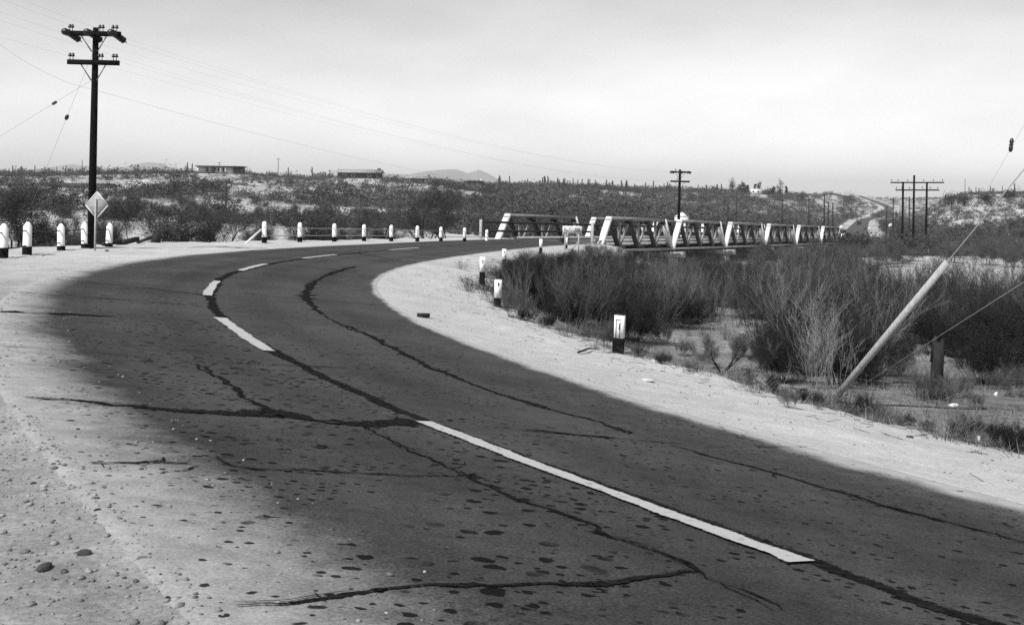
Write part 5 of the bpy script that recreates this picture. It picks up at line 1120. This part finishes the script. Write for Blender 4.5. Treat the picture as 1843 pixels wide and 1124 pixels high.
saguaro(562, 425, 5, 'thick saguaro standing alone on the skyline between the hilltop houses', 'saguaros on the bluff', 2, 300); saguaro(337, 410, 5, 'thick saguaro left of the flat-roofed hilltop house', 'saguaros on the bluff', 2, 292); saguaro(345, 415, 5, 'thin pale stalk beside the saguaro left of the hilltop house', 'saguaros on the bluff', 0, 294)
for px, yt in ((22, 297), (38, 298), (62, 297), (80, 301), (102, 300), (118, 301), (137, 302), (176, 299), (196, 302), (242, 303), (247, 296), (270, 305), (518, 301), (540, 312)):
    saguaro(px, random.uniform(395, 420), 4, 'slim saguaro among many on the left skyline', 'saguaros along the left skyline', random.choice((0, 0, 1, 2)), yt)
for i in range(95):
    px = random.uniform(890, 1310); Y = random.uniform(440, 640); saguaro(px, Y, random.uniform(3, 6.5), 'slim saguaro among many on the skyline above the bridge', 'saguaros above the bridge', random.choice((0, 0, 1, 2, 3)))
for i in range(26):
    px = random.uniform(1420, 1840); Y = random.uniform(480, 700); saguaro(px, Y, random.uniform(2.5, 5.5), 'slim saguaro among many on the right skyline', 'saguaros along the right skyline', 0)

# --- scrub covering the bluff
def scrub_proto(seed, n=84, size=.16):
    R = np.random.default_rng(seed); P = []
    for j in range(7):
        c = R.normal(0, .34, 3) * [1, 1, .5] + [0, 0, .5]; P.append(c + R.normal(0, .2, (n // 7, 3)))
    P = np.concatenate(P); P[:, 2] = np.abs(P[:, 2]); V, F = leaf_tris(P, None, 1, size, .02, R); return V.reshape(-1, 3, 3)
SCR = [scrub_proto(i) for i in range(8)]; SCRM = [mesh_np('scrub', s.reshape(-1, 3), [np.arange(len(s) * 3).reshape(-1, 3)], M['scrub_leaf']) for s in [scrub_proto(40 + i, 900, .075) for i in range(6)]]
cand = []
rg = np.random.default_rng(5)
n = 52000; thv = rg.uniform(math.atan(-.52), math.atan(.55), n); Yv = np.exp(rg.uniform(math.log(150), math.log(1500), n)); Xv = np.tan(thv) * Yv
pxv = PX + FP * np.tan(thv)
dens = np.where(Yv < 235, .24, .68) + 1.1 * vnoise(Xv, Yv, 34, 71) + .8 * vnoise(Xv, Yv, 13, 72)
dens = dens + np.where((pxv > 900) & (pxv < 1560), .28, 0) - .08 * ((pxv < 520) & (pxv > 170) & (Yv > 225) & (Yv < 385)) - .05 * ((pxv > 1690) & (Yv > 300)) + .2 * (Yv > 420)
dens = np.where((Yv > 900) & (pxv < 1480), 0, dens)
keep = rg.random(n) < np.clip(dens, .0, 1)
far_ok = np.ones(n, bool); _, dr_ = nearest(Xv, Yv, FL); far_ok &= dr_ > 8
tt = (Xv - B0[0])*BD[0] + (Yv - B0[1])*BD[1]; dd = (Xv - B0[0])*BN[0] + (Yv - B0[1])*BN[1]; far_ok &= ~((tt > -8) & (tt < 118) & (np.abs(dd) < 7))
for q, r in HOUSE_PADS:
    far_ok &= np.hypot(Xv - q.x, Yv - q.y) > r * .9
    far_ok &= ~((np.abs(Xv / Yv - q.x / q.y) * q.y < r * .6) & (Yv > q.y - (80 if q.y < 310 else 50)) & (Yv < q.y) & (rg.random(n) < .8))
# the bare mound and the graded drive below the hilltop house
far_ok &= ~((np.abs(pxv - 470) < 62) & (Yv > 235) & (Yv < 300) & (rg.random(n) < .93))
drive = [(352, 318, 372), (385, 325, 345), (415, 330, 330), (440, 331, 322)]
for k in range(3):
    a, b = at(drive[k][0], 330, drive[k][2]), at(drive[k+1][0], 330, drive[k+1][2])
    ab = np.array([b.x - a.x, b.y - a.y]); l2 = (ab**2).sum(); tq = np.clip(((Xv - a.x)*ab[0] + (Yv - a.y)*ab[1]) / l2, 0, 1); far_ok &= np.hypot(Xv - a.x - ab[0]*tq, Yv - a.y - ab[1]*tq) > 4.5
idx = np.nonzero(keep & far_ok)[0]
Zv = ground(Xv[idx], Yv[idx]); size = np.exp(rg.normal(math.log(1.05), .45, len(idx))) * np.where((pxv[idx] > 900) & (pxv[idx] < 1560), 1.25, 1.0); size = np.clip(size, .4, 3.2)
order = np.argsort(-size / Yv[idx]); ZONE = (('desert shrub among many on the slope of the left bluff', 'desert shrubs on the left bluff'), ('desert shrub among many on the slope behind the bridge', 'desert shrubs behind the bridge'), ('desert shrub among many on the rise at far right', 'desert shrubs on the right rise'))
VV = []; nbig = 0
for rank, j in enumerate(order):
    i = idx[j]; s = size[j]
    if rank < 290:
        o = link('desert_shrub', SCRM[int(rg.integers(6))]); o.location = (Xv[i], Yv[i], Zv[j] - .05); o.rotation_euler = (0, 0, rg.uniform(0, 6.28)); o.scale = (s*1.25, s*1.25, s)
        lb_, gr_ = ZONE[0 if pxv[i] < 900 else 1 if pxv[i] < 1570 else 2]; tag(o, lb_, 'shrub', gr_)
    else:
        T = SCR[int(rg.integers(8))]; a = rg.uniform(0, 6.28); c, s_n = math.cos(a), math.sin(a); Q = T.copy()
        x = (T[..., 0]*c - T[..., 1]*s_n) * s * 1.25; y = (T[..., 0]*s_n + T[..., 1]*c) * s * 1.25; Q[..., 0] = x + Xv[i]; Q[..., 1] = y + Yv[i]; Q[..., 2] = T[..., 2] * s + Zv[j] - .05; VV.append(Q.reshape(-1, 3))
VV = np.concatenate(VV); tag(link('hillside_scrub', mesh_np('hillside_scrub', VV, [np.arange(len(VV)).reshape(-1, 3)], M['scrub_leaf'])), 'low dark scrub covering the far bluff and slopes', kind='stuff')
print('scrub', len(idx), len(VV) // 3)

# --- dry grass and litter on the wash floor and crest
rg = np.random.default_rng(9); n = 60000
y = 12 + 60 * rg.random(n) ** 1.5; x = rg.uniform(-.05, .55, n) * y; s_, d_ = road_sd(x, y); Wc = np.interp(s_, *WRT) + WR
u = d_ - Wc; pr = smooth(-1.2, .4, u) * np.clip(.5 + 1.6 * vnoise(x, y, 2.2, 81), .03, 1); pr = np.where(u < -.6, pr * .35, pr); k = np.nonzero((rg.random(n) < pr) & (s_ < 80))[0]
x, y = x[k], y[k]; z = ground(x, y); m = len(k); a = rg.uniform(0, 6.28, m); tl = rg.uniform(.2, 1.4, m); h = rg.uniform(.06, .28, m); wv = .004 + .00022 * y
d = np.stack([np.cos(a)*np.sin(tl), np.sin(a)*np.sin(tl), np.cos(tl)], 1); sdv = np.stack([-np.sin(a), np.cos(a), 0*a], 1) * wv[:, None]; b = np.stack([x, y, z - .01], 1)
V = np.stack([b - sdv, b + sdv, b + d*h[:, None]], 1).reshape(-1, 3)
tag(link('dry_grass', mesh_np('dry_grass', V, [np.arange(len(V)).reshape(-1, 3)], M['dry_grass'])), 'sparse dry grass on the shoulder crest and wash floor', kind='stuff')
# fallen twigs lying on the right shoulder and crest
n = 1100; s = rg.uniform(1, 60, n); Wc = np.interp(s, *WRT) + WR; d_ = Wc + rg.normal(-.1, 1.0, n); keep = d_ > WR + .5; s, d_ = s[keep], d_[keep]; q = road_pt(s, d_)
seg = []
zz = ground(q[:, 0], q[:, 1])
for i in range(len(s)):
    a = rg.uniform(0, 6.28); l = rg.uniform(.03, .16); c = Vector((q[i, 0], q[i, 1], zz[i] + .012)); v = Vector((math.cos(a)*l, math.sin(a)*l, rg.uniform(-.01, .04))); seg.append((c - v, c + v, (.004), .003))
tag(link('twig_litter', seg_mesh('twig_litter', seg, M['litter'])), 'thin fallen twigs littering the right shoulder', kind='stuff')
# gravel on the shoulders
def rock_mesh(seed, m, n=2):
    R = np.random.default_rng(seed); import bmesh
    bm = bmesh.new(); bmesh.ops.create_icosphere(bm, subdivisions=n, radius=1.0)
    ax = R.normal(0, 1, (9, 3)); ax /= np.linalg.norm(ax, axis=1, keepdims=True); cut = R.uniform(.55, .9, 9)
    for v in bm.verts:
        p = np.array(v.co)
        for a_, c_ in zip(ax, cut):
            e = p @ a_ - c_
            if e > 0: p = p - a_ * e
        v.co = p * R.uniform(.94, 1.06)
    me = bpy.data.meshes.new('stone'); bm.to_mesh(me); bm.free(); me.materials.append(m); return me
rk = []
for i in range(5):
    me = rock_mesh(i, M['gravel'], 1); co = np.empty(len(me.vertices)*3); me.vertices.foreach_get('co', co); F = np.array([p.vertices[:] for p in me.polygons]); rk.append((co.reshape(-1, 3), F))
n = 21000; s = np.concatenate([rg.uniform(-1, 11, 9000), rg.uniform(-4, 22, 7500), rg.uniform(0, 60, 4500)]); lft = np.concatenate([np.ones(16500, bool), rg.random(4500) < .3])
d_ = np.where(lft, -WL + .1 - np.abs(rg.normal(0, 1.9, n)) + (rg.random(n) < .06) * 1.0, WR + .25 + rg.random(n) * 3.2); q = road_pt(s, d_); zz = ground(q[:, 0], q[:, 1]); inside = (d_ > -WL) & (d_ < WR); zz = np.where(inside, road_pt(s, d_)[:, 2], zz)
VV, FF, off = [], [], 0
sz = np.exp(rg.normal(math.log(.0055), .6, n)); sz = np.clip(sz, .003, .02)
for i in range(n):
    co, F = rk[i % 5]; a = rg.uniform(0, 6.28); c, s_n = math.cos(a), math.sin(a); p = co * sz[i] * [1.2, 1, .7]; p = np.stack([p[:, 0]*c - p[:, 1]*s_n, p[:, 0]*s_n + p[:, 1]*c, p[:, 2]], 1) + [q[i, 0], q[i, 1], zz[i] + sz[i]*.2]
    VV.append(p); FF.append(F + off); off += len(co)
tag(link('gravel', mesh_np('gravel', np.concatenate(VV), [np.concatenate(FF)], M['gravel'])), 'loose gravel scattered on the sandy shoulders', kind='stuff')
# stones and scraps one can point at
def stone(px, py, wpx, lab, m, seed, flat=.5, rz=0.0, name='stone', cat='stone'):
    p = pixg(px, py); r = wpx * p.y / FP / 2; o = link(name, rock_mesh(seed, M[m])); o.location = (p.x, p.y, p.z + r*flat*.35); o.scale = (r, r*.8, r*flat); o.rotation_euler = (0, 0, rz); tag(o, lab, cat, 'loose stones and scraps')
for i, a in enumerate(((81, 1024, 38, 'dark flat stone nearest the camera on the left shoulder', 'stone_dark', .5), (152, 997, 30, 'dark slanting stone just beyond the nearest flat one', 'stone_dark', .5), (1166, 686, 26, 'pale flat stone on the sand right of the nearest guide post', 'stone_pale', .45), (1637, 787, 15, 'small dark stone on the right shoulder under the weeds', 'stone_dark', .5), (192, 452, 9, 'little dark stone on the sand below the diamond sign', 'stone_dark', .6), (1553, 741, 12, 'round white stone right of the guy guard foot', 'stone_pale', .8), (1707, 781, 12, 'pale stone left of the weed clump with the white scrap', 'stone_pale', .8), (1416, 727, 9, 'small pale stone among twigs left of the guy guard', 'stone_pale', .7), (1176, 652, 14, 'pale stone at the crest right of the nearest guide post', 'stone_pale', .6), (41, 758, 9, 'small dark pebble stone by the edge of the left dust', 'stone_dark', .6), (60, 870, 14, 'dark stone on the gravel left of the road', 'stone_dark', .5), (98, 842, 10, 'small dark stone above the one on the left gravel', 'stone_dark', .6), (1338, 600, 14, 'pale stone on the open wash floor', 'stone_pale', .6))):
    stone(*a[:5], 300 + i, a[5], random.uniform(0, 3))
p = pixg(762, 571); mb = MB(); mb.box((p.x, p.y, p.z + .04), (.24, .12, .07), Matrix.Rotation(.1, 3, 'Z')); tag(mb.build('timber_block', M['old_timber']), 'short dark timber block lying on the inner sand shoulder', 'timber')
for i, (px, py, w_, lab) in enumerate(((1761, 793, 12, 'crumpled white scrap of paper in the weeds at the shoulder'), (1793, 712, 9, 'small white scrap on the open floor at right'), (1716, 730, 24, 'flat white scrap on the floor behind the stump post'))):
    stone(px, py, w_, lab, 'trash_white', 400 + i, .35 if i == 2 else 1.2, 0.3 * i, 'paper_scrap', 'scrap')
for i, (x1, y1, x2, y2, lab) in enumerate(((1040, 637, 1078, 629, 'short dark stick lying on the sand left of the nearest guide post'), (1358, 683, 1380, 696, 'pale stick on the crest left of the thicket'), (1120, 625, 1180, 640, 'bent dark stick at the foot of the nearest guide post'))):
    a, b = pixg(x1, y1), pixg(x2, y2); mb = MB(); mb.tube([a + UPV*.03, (a + b)/2 + UPV*.06, b + UPV*.02], [.018, .016, .008], 6); tag(mb.build('stick', M['old_timber' if i != 1 else 'pale_wood']), lab, 'stick')

# ------------------------------------------------------------------ air
mh = bpy.data.materials.new('thin_air'); mh.use_nodes = True; nt = mh.node_tree; nt.nodes.clear(); pv = nt.nodes.new('ShaderNodeVolumePrincipled'); mo = nt.nodes.new('ShaderNodeOutputMaterial')
pv.inputs['Color'].default_value = (1, 1, 1, 1); pv.inputs['Density'].default_value = .00012; pv.inputs['Anisotropy'].default_value = .0; nt.links.new(pv.outputs[0], mo.inputs['Volume'])
mb = MB(); mb.box((0, 5000, 135), (24000, 24000, 330)); hz = mb.build('haze', mh); tag(hz, 'thin pale haze over the whole desert', kind='stuff')
